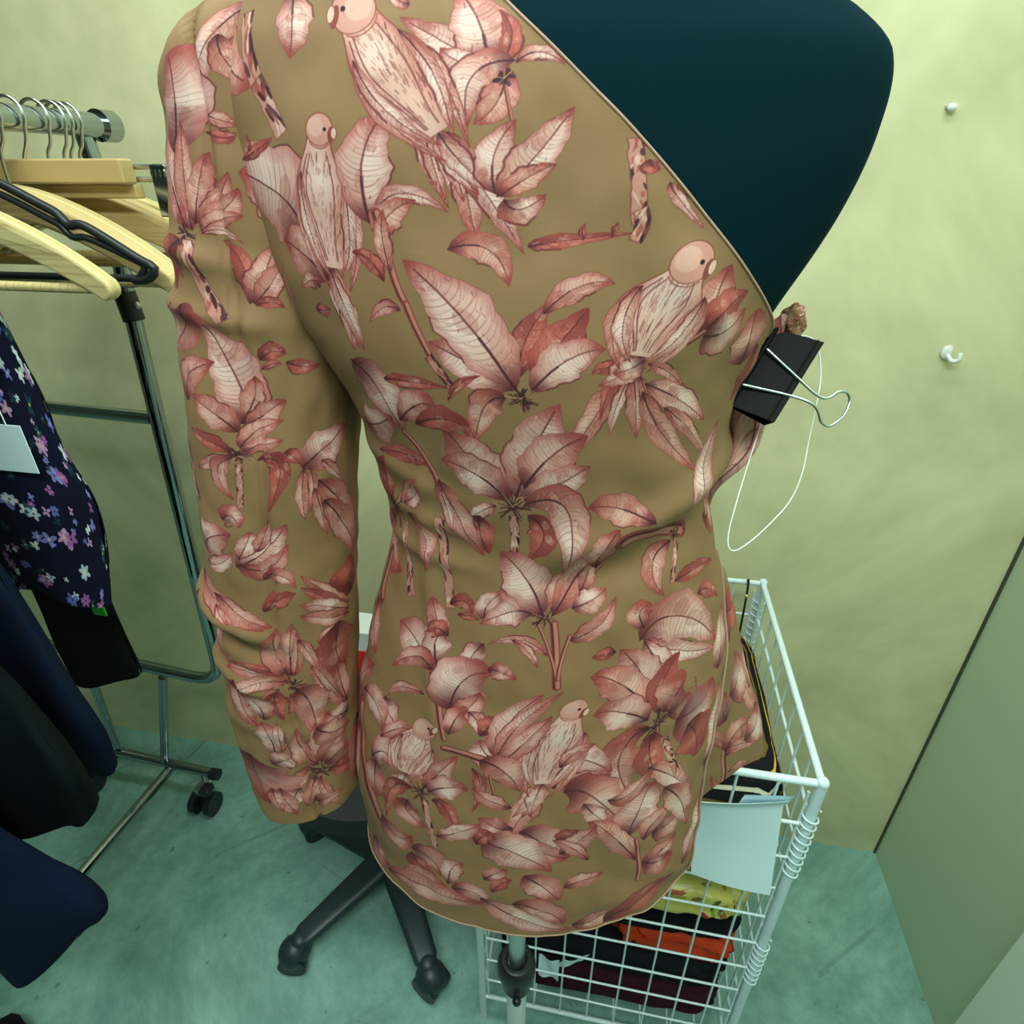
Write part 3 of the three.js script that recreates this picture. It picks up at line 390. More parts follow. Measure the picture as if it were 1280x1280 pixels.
    x.fillStyle = '#8c3e38'; x.beginPath(); x.ellipse(hx + b[0] * 0.82, hy + b[1] * 0.82 + hr * 0.32, hr * 0.22, hr * 0.5, 0.15, 0, 7); x.fill(); x.fillStyle = '#deb6a4'; x.beginPath(); x.ellipse(hx + b[0] * 1.02, hy + b[1] * 1.02 + hr * 0.22, hr * 0.2, hr * 0.36, 0.1, 0, 7); x.fill(); x.strokeStyle = 'rgba(110,36,38,0.7)'; x.lineWidth = 1.5; x.stroke();
    x.fillStyle = '#2a1018'; x.beginPath(); x.arc(hx + b[0] * 0.42, hy + b[1] * 0.42 - hr * 0.02, Math.max(1.6, hr * 0.12), 0, 7); x.fill();
    x.strokeStyle = 'rgba(140,56,50,0.6)'; x.lineWidth = 3; x.beginPath(); x.arc(hx + u[0] * hr * 0.2, hy + u[1] * hr * 0.2, hr * 0.95, Math.atan2(u[1], u[0]) - 0.9, Math.atan2(u[1], u[0]) + 0.9); x.stroke();
  }
  return { L, S, T, C, B, r };
}
function scatter(b, x0, x1, y0, y1, n) { // rosettes for cloth that the photograph does not show
  for (let i = 0; i < n; i++) { const cx = lerp(x0, x1, b.r()), cy = lerp(y0, y1, (i + b.r()) / n), k = 5 + (b.r() * 3 | 0), a0 = b.r() * 6.28; for (let q = 0; q < k; q++) { const a = a0 + q / k * 5.2 + b.r() * 0.4, l = 110 + b.r() * 110, e = a + (b.r() - 0.5) * 0.9; b.L(cx, cy, cx + Math.cos(a) * l * 0.55, cy + Math.sin(a) * l * 0.55, cx + Math.cos(e) * l, cy + Math.sin(e) * l, 40 + b.r() * 50, b.r() * 3 | 0); } b.C(cx, cy, 26); }
}
function printed(wmm, hmm, cw, ch, seed, draw) {
  const t = canvasTexture(cw, ch, (x) => {
    x.fillStyle = TAN; x.fillRect(0, 0, cw, ch); const r = rng(seed + 50);
    for (let i = 0; i < 2600; i++) { x.strokeStyle = `rgba(${r() > 0.5 ? '70,50,28' : '190,165,120'},${0.03 + r() * 0.05})`; x.lineWidth = 1; const a = r() * cw, b = r() * ch, l = 8 + r() * 40; x.beginPath(); x.moveTo(a, b); if (r() > 0.5) x.lineTo(a + l, b); else x.lineTo(a, b + l); x.stroke(); }
    x.scale(cw / (wmm * 4), ch / (hmm * 4)); x.lineJoin = 'round'; draw(brush(x, seed));
  });
  t.wrapS = t.wrapT = THREE.ClampToEdgeWrapping; t.anisotropy = 8; return t;
}
const weave = mottle(256, 256, [128, 128, 128], [50, 50, 50], [[30, 0.6], [60, 0.4]], 2, false); weave.repeat.set(10, 16);
const PRINT = {
  front: printed(420, 758, 1536, 2048, 11, drawFront),
  back: printed(560, 758, 1536, 2048, 12, (b) => { scatter(b, 900, 2240, 0, 3032, 13); drawBack(b); }),
  sleeve: printed(310, 635, 1024, 2048, 13, (b) => { scatter(b, -40, 240, 0, 2500, 7); scatter(b, 1010, 1280, 0, 2500, 7); drawSleeve(b); }),
};

// ---------- clothes rack ----------
const RZ = -0.9, RX = -0.785, RODY = 1.563;
{
  const t = thing('clothes_rack', 'chrome double-rail clothes rack on castors hung with hangers and dark clothes', 'clothes rack', [-1.1, 0, RZ]);
  part('hanging_rail', merged([bar([RX, RODY, RZ - 0.03], [RX, RODY, 0.25], 0.0155, 20), bar([RX, RODY, RZ - 0.045], [RX, RODY, RZ - 0.018], 0.021, 20)]), M.chrome, t);
  part('upright_tube', tube([[RX - 0.012, RODY - 0.005, RZ], [-0.79, 1.45, RZ], [-0.8, 1.36, RZ], [-0.806, 1.31, RZ]], 0.0125, 24, 14), M.chrome, t);
  const sl = part('height_sleeve', bar([-0.807, 1.335, RZ], [-0.8035, 1.29, RZ], 0.017, 18), M.blackPlastic, t);
  part('screw_knob', ball([-0.786, 1.315, RZ + 0.005], 0.006), M.steel, sl);
  part('end_frame', bent([[-0.804, 1.30, RZ], [-0.853, 0.47, RZ], [-1.36, 0.515, RZ], [-1.40, 1.30, RZ]], 0.07, 0.0135, 14), M.chrome, t);
  part('cross_bar', bar([-0.825, 1.118, RZ], [-1.385, 1.135, RZ], 0.012, 14), M.chrome, t);
  part('stub', bar([-1.01, 0.46, RZ], [-1.104, 0.14, RZ], 0.010, 12), M.chrome, t);
  part('stub', bar([-1.215, 0.49, RZ], [-1.24, 0.17, RZ], 0.010, 12), M.chrome, t);
  part('foot_bar', bar([-0.965, 0.128, RZ], [-1.4, 0.16, RZ], 0.0125, 12), M.chrome, t);
  part('base_bar', bar([-1.086, 0.127, RZ], [-1.135, 0.127, 0.25], 0.0125, 14), M.chrome, t);
  for (const x of [-1.0, -1.36]) {
    const c = part('castor', merged([bar([x, 0.13, RZ + 0.005], [x, 0.085, RZ + 0.005], 0.008), rbox(x - 0.017, x + 0.017, 0.062, 0.09, RZ - 0.012, RZ + 0.03, 0.006)]), M.steel, t);
    for (const s of [-1, 1]) { const g = new THREE.CylinderGeometry(0.031, 0.031, 0.018, 22); g.rotateZ(Math.PI / 2); g.translate(x + s * 0.022, 0.031, RZ + 0.022); part('wheel', g, M.blackPlastic, c); }
    part('brake_lever', rbox(x + 0.012, x + 0.04, 0.088, 0.108, RZ + 0.012, RZ + 0.045, 0.006), M.blackPlastic, c);
    part('end_cap', bar([x + 0.028, 0.126, RZ], [x + 0.05, 0.126, RZ], 0.015, 14), M.blackPlastic, c);
  }
}
// hangers: all hang from the rail and reach across it
const woodTex = (seed, tone) => canvasTexture(256, 64, (x, w, h) => {
  const r = rng(seed); x.fillStyle = tone; x.fillRect(0, 0, w, h);
  for (let i = 0; i < 60; i++) { x.strokeStyle = `rgba(${r() > 0.4 ? '120,85,35' : '255,240,190'},${0.05 + r() * 0.12})`; x.lineWidth = 0.5 + r() * 2; const y = r() * h; x.beginPath(); x.moveTo(0, y); x.bezierCurveTo(w * 0.3, y + r() * 8 - 4, w * 0.6, y + r() * 8 - 4, w, y + r() * 6 - 3); x.stroke(); }
});
const woods = ['#dcc088', '#e2ce95', '#cfae74'].map((c, i) => { const t = woodTex(i + 2, c); t.repeat.set(4, 12); return phys({ map: t, roughness: 0.4, clearcoat: 0.4, clearcoatRoughness: 0.35 }); });
function hook(t, z, x = RX, drop = 0.085) { // wire hook over the rail
  const pts = []; for (let a = -35; a <= 180; a += 18) pts.push([x + 0.021 * Math.cos(a * R) , RODY + 0.002 + 0.021 * Math.sin(a * R), z]);
  pts.reverse(); pts.push([x + 0.012, RODY - 0.026, z], [x + 0.002, RODY - 0.042, z], [x, RODY - drop, z]);
  part('hook', tube(pts, 0.0022, 60, 7), M.steel, t);
}
function armShape(w, drop, th, th2) { // smooth coat hanger outline, half width w
  const s = new THREE.Shape(); s.moveTo(-w, -drop); s.bezierCurveTo(-w * 0.75, -drop * 0.55, -w * 0.35, -drop * 0.05, 0, 0.004); s.bezierCurveTo(w * 0.35, -drop * 0.05, w * 0.75, -drop * 0.55, w, -drop);
  s.quadraticCurveTo(w + 0.008, -drop - th2 * 0.7, w - 0.006, -drop - th2); s.bezierCurveTo(w * 0.72, -drop * 0.6 - th, w * 0.3, -th * 1.25, 0, -th * 1.15); s.bezierCurveTo(-w * 0.3, -th * 1.25, -w * 0.72, -drop * 0.6 - th, -w + 0.006, -drop - th2); s.quadraticCurveTo(-w - 0.008, -drop - th2 * 0.7, -w, -drop); return s;
}
function woodHanger(z, label, o = {}) {
  const { w = 0.225, drop = 0.082, th = 0.024, bow = 0.03, mat = 0, depth = 0.013, barLow = true, yaw = 0, y = RODY - 0.08 } = o;
  const t = thing('wooden_hanger', label, 'hanger', [RX, RODY - 0.19, z], 0, 'wooden coat hangers on the chrome rail');
  const g = new THREE.ExtrudeGeometry(armShape(w, drop, th, 0.016), { depth, bevelEnabled: true, bevelThickness: 0.003, bevelSize: 0.003, bevelSegments: 2, curveSegments: 14 });
  g.translate(0, 0, -depth / 2); const p = g.attributes.position; for (let i = 0; i < p.count; i++) p.setZ(i, p.getZ(i) + bow * Math.pow(Math.abs(p.getX(i)) / w, 2)); g.computeVertexNormals();
  g.translate(RX, y, z); part('arms', g, woods[mat], t);
  if (barLow) part('trouser_bar', bar([RX - w + 0.014, y - drop - 0.008, z + bow * 0.85], [RX + w - 0.014, y - drop - 0.008, z + bow * 0.85], 0.0055, 12), woods[mat], t);
  hook(t, z); t.rotation.y = yaw; return t;
}
woodHanger(-0.62, 'pale wooden hanger nearest the front, its arm ending above the rack upright', { mat: 1, drop: 0.085, th: 0.02, bow: 0.012 });
woodHanger(-0.715, 'golden wooden hanger just behind the black plastic hanger', { mat: 0, drop: 0.092, th: 0.021, bow: 0.006 });
woodHanger(-0.742, 'broad light wooden hanger beneath the square-ended wooden bar', { mat: 1, drop: 0.098, th: 0.028, bow: 0.008 });
woodHanger(-0.812, 'third wooden hanger from the rail end, tips showing below the clip hanger', { mat: 2, drop: 0.085, th: 0.024, bow: 0.0 });
woodHanger(-0.838, 'second wooden hanger from the rail end, close to the chrome end cap', { mat: 0, drop: 0.085, bow: 0.0, th: 0.026 });
woodHanger(-0.865, 'rearmost wooden hanger at the rail end, arm reaching behind the printed sleeve', { mat: 1, drop: 0.08, bow: 0.0, th: 0.026 });
{ // black plastic hanger
  const z = -0.68, y = 1.497, t = thing('plastic_hanger', 'black plastic tubular hanger among the wooden ones', 'hanger', [RX, 1.4, z]);
  const w = 0.226, arc = (o, r) => tube([[RX - w + o, y - 0.098, z], [RX - w * 0.62, y - 0.052 - o, z], [RX - w * 0.52, y - 0.04 - o, z], [RX, y + 0.006 - o, z], [RX + w * 0.46, y - 0.03 - o, z], [RX + w * 0.56, y - 0.048 - o, z], [RX + w * 0.66, y - 0.05 - o, z], [RX + w - 0.02, y - 0.083 - o * 0.3, z], [RX + w - o, y - 0.094, z], [RX + w - 0.012 - o, y - 0.106, z], [RX + w - 0.03, y - 0.108, z]], r, 90, 9);
  part('arms', merged([arc(0, 0.0055), arc(0.013, 0.0042)]), M.blackPlastic, t);
  part('trouser_bar', bar([RX - w + 0.02, y - 0.108, z], [RX + w - 0.02, y - 0.106, z], 0.0045, 10), M.blackPlastic, t);
  const pts = []; for (let a = -35; a <= 180; a += 18) pts.push([RX + 0.022 * Math.cos(a * R), RODY + 0.002 + 0.022 * Math.sin(a * R), z]);
  pts.reverse(); pts.push([RX + 0.01, RODY - 0.027, z], [RX, RODY - 0.045, z], [RX, y, z]); part('hook', tube(pts, 0.0035, 60, 8), M.blackPlastic, t);
}
{ // clip hanger: square wooden bar, steel rod and clips
  const z = -0.775, t = thing('clip_hanger', 'square-ended wooden bar hanger with a steel rod and sliding clip', 'hanger', [RX, 1.48, z]);
  part('wooden_bar', rbox(RX - 0.15, -0.637, 1.490, 1.518, z - 0.012, z + 0.012, 0.003), woods[2], t);
  part('under_bar', rbox(RX - 0.14, -0.637, 1.473, 1.4895, z - 0.02, z - 0.004, 0.002), woods[2], t);
  part('steel_rod', merged([bar([RX - 0.2, 1.509, z - 0.016], [-0.585, 1.509, z - 0.016], 0.0035), bar([RX - 0.2, 1.495, z - 0.016], [-0.585, 1.495, z - 0.016], 0.0035)]), M.steel, t);
  const c = part('clip', merged([rbox(-0.612, -0.59, 1.452, 1.512, z - 0.028, z - 0.022, 0.002), rbox(-0.612, -0.59, 1.452, 1.512, z - 0.012, z - 0.006, 0.002)]), M.chrome, t);
  part('spring', merged([0, 1, 2, 3].map((i) => { const g = new THREE.TorusGeometry(0.009, 0.002, 6, 16); g.rotateY(Math.PI / 2); g.translate(-0.61 + i * 0.006, 1.502, z - 0.016); return g; })), M.chrome, c);
  hook(t, z, RX, 0.05);
}
{ // thin wire trouser hanger: only its long straight rod shows
  const z = -0.9 + 0.05, t = thing('wire_hanger', 'thin wire hanger whose straight rod runs below the wooden hangers', 'hanger', [RX, 1.34, z]);
  part('wire', merged([tube([[RX, 1.48, z], [RX - 0.21, 1.37, z], [RX - 0.2, 1.352, z], [RX, 1.352, z], [RX + 0.045, 1.352, z], [RX + 0.05, 1.365, z], [RX, 1.48, z]], 0.0016, 90, 6)]), M.steel, t); hook(t, z);
}
// hanging garments
function garment(name, label, cat, z, o) { // slab of cloth hanging across the rail: outline halves (y, left x, right x), thickness, folds
  const { rows, th = 0.03, mat, fold = 0.008, seed = 1, freq = 26, hemWave = 0.02 } = o, tb = table(rows), y0 = rows[0][0], y1 = rows[rows.length - 1][0];
  const t = thing(name, label, cat, [RX, y0, z]);
  const g = grid(72, 60, (u, v) => {
    const a = u * 2 * Math.PI, yy = y0 + (y1 - y0) * v, [l, r] = tb(yy), c = (l + r) / 2, h = (r - l) / 2, cs = Math.cos(a), sn = Math.sin(a);
    const x = c + h * Math.sign(cs) * Math.pow(Math.abs(cs), 0.7), f = fold * (Math.sin(x * freq + seed + yy * 2) + 0.7 * noise(x * 14, yy * 5, seed)) * (1 - v * 0.6);
    const low = (1 - v) ** 6 * hemWave * (noise(x * 8, seed, 3) + 0.4 * Math.sin(x * 22 + seed));
    return [x + 0.006 * noise(yy * 9, seed, a), yy + low, z + th * Math.sign(sn) * Math.pow(Math.abs(sn), 0.8) * lerp(1, 0.45, v) + f];
  }, (u, v) => [u * 2, v]);
  part('cloth', g, mat, t); part('lining_fold', grid(40, 2, (u, v) => { const x = lerp(rows[0][1] + 0.01, rows[0][2] - 0.01, u), f = fold * (Math.sin(x * freq + seed + y0 * 2) + 0.7 * noise(x * 14, y0 * 5, seed)); return [x, y0 + 0.004 + hemWave * (noise(x * 8, seed, 3) + 0.4 * Math.sin(x * 22 + seed)), z + f + (v - 0.5) * th * 1.2]; }), mat, t);
  return t;
}
const cloth = (c, r = 0.95, extra = {}) => phys({ color: c, roughness: r, specularIntensity: 0.3, ...extra });
const navyFloral = canvasTexture(1024, 1024, (x, w, h) => {
  const r = rng(77); x.fillStyle = '#10142a'; x.fillRect(0, 0, w, h);
  const pal = ['#e9eef2', '#cfe0e4', '#8f8fdc', '#6a74c8', '#b06ab0', '#d9a6cf', '#355a63', '#20404a'];
  for (let i = 0; i < 300; i++) {
    const cx = r() * w, cy = r() * h, s = 9 + r() * 22, n = 4 + (r() * 4 | 0), c = pal[r() * pal.length | 0]; x.fillStyle = c; x.globalAlpha = 0.85;
    for (let k = 0; k < n; k++) { const a = k / n * 6.28 + r(); x.beginPath(); x.ellipse(cx + Math.cos(a) * s * 0.55, cy + Math.sin(a) * s * 0.55, s * 0.55, s * 0.3, a, 0, 7); x.fill(); }
    x.fillStyle = r() > 0.5 ? '#2c1c3e' : '#e8d27a'; x.beginPath(); x.arc(cx, cy, s * 0.18, 0, 7); x.fill();
  }
  x.globalAlpha = 1;
});
navyFloral.repeat.set(0.9, 1.1);
garment('floral_blouse', 'navy blouse with white, lilac and pink flowers hanging on the rack', 'blouse', -0.615, { rows: [[0.94, -0.93, -0.728], [1.0, -0.93, -0.715], [1.1, -0.92, -0.70], [1.18, -0.92, -0.715], [1.28, -0.93, -0.722], [1.4, -0.95, -0.74], [1.46, -0.86, -0.77]], mat: cloth(0xffffff, 0.85, { map: navyFloral }), th: 0.02, fold: 0.01 });
garment('black_trousers', 'narrow black garment hanging behind the navy coat', 'trousers', -0.70, { rows: [[0.67, -0.98, -0.84], [0.9, -0.98, -0.845], [1.384, -0.97, -0.87]], mat: cloth(lin(0.003, 0.005, 0.005)), th: 0.02 });
garment('navy_coat', 'long plain navy garment hanging in front of the floral blouse', 'coat', -0.50, { rows: [[0.70, -0.98, -0.705], [0.8, -0.97, -0.69], [1.0, -0.97, -0.74], [1.15, -0.97, -0.77], [1.3, -0.95, -0.755], [1.44, -0.875, -0.735]], mat: cloth(lin(0.0035, 0.009, 0.028)), th: 0.028, fold: 0.013, freq: 42, seed: 4 });
garment('dark_green_jacket', 'crinkled blackish green garment between the two navy ones', 'jacket', -0.40, { rows: [[0.755, -0.95, -0.63], [0.85, -0.95, -0.625], [1.0, -0.95, -0.69], [1.15, -0.95, -0.72], [1.3, -0.94, -0.715], [1.44, -0.875, -0.70]], mat: cloth(lin(0.002, 0.006, 0.007), 0.9), th: 0.03, fold: 0.012, freq: 55, seed: 9, hemWave: 0.04 });
garment('navy_skirt', 'deep blue garment hanging lowest at the front of the rack', 'skirt', -0.30, { rows: [[0.64, -0.90, -0.62], [0.69, -0.90, -0.565], [0.8, -0.90, -0.61], [1.0, -0.90, -0.66], [1.15, -0.90, -0.68], [1.44, -0.875, -0.70]], mat: cloth(lin(0.003, 0.009, 0.03)), th: 0.035, seed: 14, hemWave: 0.08, fold: 0.013, freq: 40 });
// the three nearest garments are gripped by steel clip hangers
for (const [z, what] of [[-0.50, 'navy coat'], [-0.40, 'blackish green jacket'], [-0.30, 'deep blue skirt']]) {
  const t = thing('skirt_hanger', 'steel clip hanger holding the ' + what + ' on the rack', 'hanger', [RX, 1.43, z]);
  part('bar', bar([RX - 0.11, 1.465, z], [RX + 0.08, 1.465, z], 0.003), M.steel, t); hook(t, z, RX, 0.098);
  for (const x of [RX - 0.075, RX + 0.045]) part('clip', merged([rbox(x - 0.012, x + 0.012, 1.425, 1.475, z - 0.017, z - 0.0135, 0.001), rbox(x - 0.012, x + 0.012, 1.425, 1.475, z + 0.0135, z + 0.017, 0.001), bar([x, 1.47, z - 0.014], [x, 1.47, z + 0.014], 0.002)]), M.steel, t);
}
{
  const g = garment('green_scarf', 'bright green and white patterned scarf at the top of the floral blouse', 'scarf', -0.585, { rows: [[1.30, -0.86, -0.735], [1.36, -0.86, -0.738], [1.42, -0.86, -0.76], [1.46, -0.86, -0.79]], th: 0.012, fold: 0.004,
    mat: cloth(0xffffff, 0.6, { map: canvasTexture(256, 256, (x, w, h) => { const r = rng(31); x.fillStyle = '#159a58'; x.fillRect(0, 0, w, h); for (let i = 0; i < 90; i++) { x.fillStyle = ['#f4f6f4', '#36b8c4', '#0b6f3a', '#b89a3a', '#a6a8e0'][r() * 5 | 0]; x.beginPath(); x.ellipse(r() * w, r() * h, 6 + r() * 20, 4 + r() * 9, r() * 3, 0, 7); x.fill(); } }) }) });
  const t = thing('price_tag', 'white card tag hanging against the floral blouse', 'tag', [-0.745, 1.19, -0.58]);
  part('card', rbox(-0.79, -0.725, 1.165, 1.23, -0.583, -0.5815, 0.0006), M.paper, t); part('string', tube([[-0.745, 1.23, -0.582], [-0.75, 1.26, -0.585], [-0.76, 1.30, -0.59]], 0.0008, 12, 5), M.thread, t);
  const s = thing('size_tag', 'tiny bright green tag at the edge of the navy coat', 'tag', [-0.83, 0.86, -0.66]);
  part('tab', rbox(-0.85, -0.826, 0.845, 0.885, -0.679, -0.6755, 0.001), std({ color: lin(0.05, 0.5, 0.03), roughness: 0.6 }), s);
}
{ // black bag on the floor, its edge just inside the picture
  const t = thing('black_bag', 'black soft bag lying on the floor at the bottom left corner', 'bag', [-1.05, 0, -0.26]);
  const g = new THREE.SphereGeometry(0.1, 28, 18); const p = g.attributes.position; for (let i = 0; i < p.count; i++) { const x = p.getX(i), y = p.getY(i), z = p.getZ(i), k = 1 + 0.12 * noise(x * 20, y * 20, z * 20); p.setXYZ(i, x * k * 0.8, Math.max(y, -0.07) * k * 0.62, z * k * 1.1); } g.computeVertexNormals(); g.translate(-1.055, 0.045, -0.265); part('body', g, cloth(lin(0.006, 0.007, 0.009), 0.7), t);
  part('strap', tube([[-1.07, 0.09, -0.30], [-1.06, 0.125, -0.27], [-1.05, 0.125, -0.22], [-1.04, 0.09, -0.18]], 0.006, 24, 8), cloth(lin(0.006, 0.007, 0.009), 0.6), t);
}

// ---------- swivel stool ----------
{
  const cx = -0.285 * Math.cos(YAW) - 0.865 * Math.sin(YAW), cz = 0.285 * Math.sin(YAW) - 0.865 * Math.cos(YAW);
  const t = thing('swivel_stool', 'black five-star swivel stool standing behind the dress', 'stool', [cx, 0, cz]);
  part('hub', merged([bar([cx, 0.065, cz], [cx, 0.125, cz], 0.042, 24, 0.034), bar([cx, 0.12, cz], [cx, 0.16, cz], 0.03, 20, 0.026)]), M.chairPlastic, t);
  part('gas_column', bar([cx, 0.15, cz], [cx, 0.44, cz], 0.02, 20), M.blackMetal, t);
  part('seat', (() => { const g = new THREE.CylinderGeometry(0.185, 0.18, 0.055, 40, 3); g.translate(cx, 0.465, cz); return g; })(), std({ color: lin(0.02, 0.022, 0.025), roughness: 0.8 }), t);
  for (let k = 0; k < 5; k++) {
    const a = (27 + 72 * k) * R + YAW, dx = Math.sin(a), dz = Math.cos(a), px = -dz * -1, pz = -dx, L = 0.245;
    const g = grid(24, 16, (u, v) => { // hollow-section arm that slopes down and narrows
      const s = 0.02 + v * (L - 0.02), w = lerp(0.036, 0.024, v), h = lerp(0.036, 0.024, v), yc = lerp(0.094, 0.068, v), b = u * 2 * Math.PI, c = Math.cos(b), q = Math.sin(b);
      const e = v > 0.97 ? 0.75 : 1, lx = w * e * Math.sign(c) * Math.pow(Math.abs(c), 0.6), ly = h * 0.5 * e * 2 * 0.5 * Math.sign(q) * Math.pow(Math.abs(q), 0.75);
      return [cx + dx * s + dz * lx, yc + ly, cz + dz * s - dx * lx];
    });
    const leg = part('leg', merged([g, ball([cx + dx * (L - 0.004), 0.068, cz + dz * (L - 0.004)], 0.021, 1, 0.75, 1, 16)]), M.chairPlastic, t);
    const ca = a + [0.5, -0.4, 0.2, 1.1, -0.8][k], ex = cx + dx * L, ez = cz + dz * L, wx = Math.cos(ca), wz = -Math.sin(ca);
    const off = 0.012; const hood = ball([ex + dx * off, 0.040, ez + dz * off], 0.033, 1, 1, 1, 22); hood.translate(0, 0.004, 0);
    const c = part('castor', merged([hood, bar([ex, 0.04, ez], [ex, 0.075, ez], 0.008)]), M.chairPlastic, leg);
    part('wheel', merged([-1, 1].map((s) => { const g2 = new THREE.CylinderGeometry(0.03, 0.03, 0.018, 24); g2.rotateZ(Math.PI / 2); g2.rotateY(ca); g2.translate(ex + dx * off + wx * s * 0.02, 0.0302, ez + dz * off + wz * s * 0.018); return g2; })), M.blackPlastic, leg);
  }
  const bx = -0.44, bz = -0.865, b = thing('carton', 'white carton with a red band standing on the stool behind the dress', 'carton', [bx, 0.493, bz]);
  part('box', rbox(bx - 0.05, bx + 0.05, 0.4945, 0.735, bz - 0.03, bz + 0.03, 0.002), std({ color: lin(0.8, 0.82, 0.8), roughness: 0.5 }), b);
  part('red_band', rbox(bx - 0.0508, bx + 0.0508, 0.585, 0.69, bz - 0.0308, bz + 0.0308, 0.002), std({ color: lin(0.75, 0.03, 0.012), roughness: 0.5 }), b);
}

// ---------- wire basket ----------
const BX0 = -0.165, BX1 = 0.292, BZ0 = -1.005, BZ1 = -0.568, BY0 = 0.082, BY1 = 0.83;
{
  const t = thing('wire_basket', 'tall white wire mesh basket full of folded clothes', 'basket', [(BX0 + BX1) / 2, 0, (BZ0 + BZ1) / 2]);
  for (const [x, z] of [[BX0, BZ0], [BX1, BZ0], [BX0, BZ1], [BX1, BZ1]]) {
    const p = part('post', bar([x, 0.0, z], [x, BY1, z], 0.0075, 12), M.whiteWire, t); part('cap', ball([x, BY1, z], 0.0085), M.whiteWire, p);
  }
  const ins = 0.012, rows = 10, dy = (BY1 - BY0 - 0.005) / rows;
  function panel(name, a, b) { // mesh panel between two posts: rails top and bottom, wires of their own
    const d = V(b[0] - a[0], 0, b[1] - a[1]), len = d.length(); d.normalize();
    const at = (s, y, o = 0) => [a[0] + d.x * s - d.z * o, y, a[1] + d.z * s + d.x * o];
    const f = part(name, bar(at(0, BY1 - 0.002), at(len, BY1 - 0.002), 0.0052), M.whiteWire, t); part('bottom_rail', bar(at(0, BY0), at(len, BY0), 0.0045), M.whiteWire, f);
    const n = Math.round(len / 0.05); for (let i = 1; i < n; i++) part('wire', bar(at(i * len / n, BY0 - 0.004), at(i * len / n, BY1 - 0.001), 0.0019, 7), M.whiteWire, f);
    for (let j = 1; j < rows; j++) part('wire', bar(at(ins, BY0 + j * dy, 0.0036), at(len - ins, BY0 + j * dy, 0.0036), j === rows - 1 ? 0.0028 : 0.0021, 7), M.whiteWire, f);
    // loops of the wires round the post side
    for (const s of [ins, len - ins]) part('edge_wire', bar(at(s, BY0), at(s, BY1 - 0.02), 0.0021, 7), M.whiteWire, f);
  }
  panel('front_panel', [BX0, BZ1], [BX1, BZ1]); panel('side_panel', [BX1, BZ1], [BX1, BZ0]); panel('back_panel', [BX1, BZ0], [BX0, BZ0]); panel('side_panel', [BX0, BZ0], [BX0, BZ1]);
  const nb = 9; const bot = part('bottom_panel', merged([bar([BX0, BY0 + 0.004, BZ1], [BX0, BY0 + 0.004, BZ0], 0.003), bar([BX1, BY0 + 0.004, BZ1], [BX1, BY0 + 0.004, BZ0], 0.003)]), M.whiteWire, t);
  for (let i = 1; i < nb; i++) part('wire', bar([lerp(BX0, BX1, i / nb), BY0 + 0.004, BZ1], [lerp(BX0, BX1, i / nb), BY0 + 0.004, BZ0], 0.0019, 6), M.whiteWire, bot);
  const coil = (x, z, y0, y1, n) => { const pts = []; for (let i = 0; i <= n * 10; i++) { const a = i / 10 * 2 * Math.PI; pts.push([x + 0.0108 * Math.cos(a), lerp(y0, y1, i / (n * 10)), z + 0.0108 * Math.sin(a)]); } return tube(pts, 0.0014, n * 22, 6); };
  part('coil', coil(BX1, BZ1, 0.64, 0.775, 9), M.whiteWire, t, 'spiral white wire tying the corner of the basket'); part('coil', coil(BX1, BZ1, 0.34, 0.46, 8), M.whiteWire, t); part('coil', coil(BX1, BZ0, 0.66, 0.80, 9), M.whiteWire, t);
}
// folded clothes in the basket, bottom to top
function folded(name, label, cat, y0, y1, o) {
  const { x0 = BX0 + 0.018, x1 = BX1 - 0.008, z0 = BZ0 + 0.02, z1 = BZ1 - 0.016, mat, seed = 1, layers = 3, crush = 1, amp = 0.006, drape = 0 } = o;
  const t = thing(name, label, cat, [(x0 + x1) / 2, y0, (z0 + z1) / 2]), cx = (x0 + x1) / 2, cz = (z0 + z1) / 2, hx = (x1 - x0) / 2, hz = (z1 - z0) / 2, cy = (y0 + y1) / 2, hy = (y1 - y0) / 2;
  const g = grid(140, 40, (u, v) => {
    const a = u * 2 * Math.PI, e = (v - 0.5) * Math.PI, sp = (k, q) => Math.sign(k) * Math.pow(Math.abs(k), q), c = Math.cos(e), s = Math.sin(e);
    let kx = sp(Math.cos(a), 0.26) * sp(c, 0.36), kz = sp(Math.sin(a), 0.26) * sp(c, 0.4), ky = sp(s, 0.55);
    const ph = 0.9 * noise(kx * 2.2 + seed, 2, kz * 2.2), w = 1 - 0.03 * (0.5 + 0.5 * Math.cos(ky * Math.PI * layers + 3 * ph)) - crush * 0.05 * Math.abs(noise(kx * 4 + seed, ky * 1.6 + kx * 2, kz * 4)) - crush * 0.03 * Math.abs(noise(kx * 12 + ky * 3, ky * 3 + seed, kz * 12));
    const x = cx + kx * hx * w, z = cz + kz * hz * w; return [x, cy + ky * hy + amp * (noise(x * 16, seed, z * 16) + 0.6 * noise(x * 40, seed + 3, z * 30)) - drape * (kz > 0 ? kz * kz : 0), z];
  }, (u, v) => [u * 3, v * 1.2]);
  part('cloth', g, mat, t); return t;
}
const blotch = (base, pal, n, seed, s0 = 8, s1 = 26) => canvasTexture(512, 512, (x, w, h) => { const r = rng(seed); x.fillStyle = base; x.fillRect(0, 0, w, h); for (let i = 0; i < n; i++) { x.fillStyle = pal[r() * pal.length | 0]; x.globalAlpha = 0.5 + r() * 0.5; x.beginPath(); x.ellipse(r() * w, r() * h, s0 + r() * s1, 3 + r() * s1 * 0.45, r() * 3.1, 0, 7); x.fill(); } x.globalAlpha = 1; });
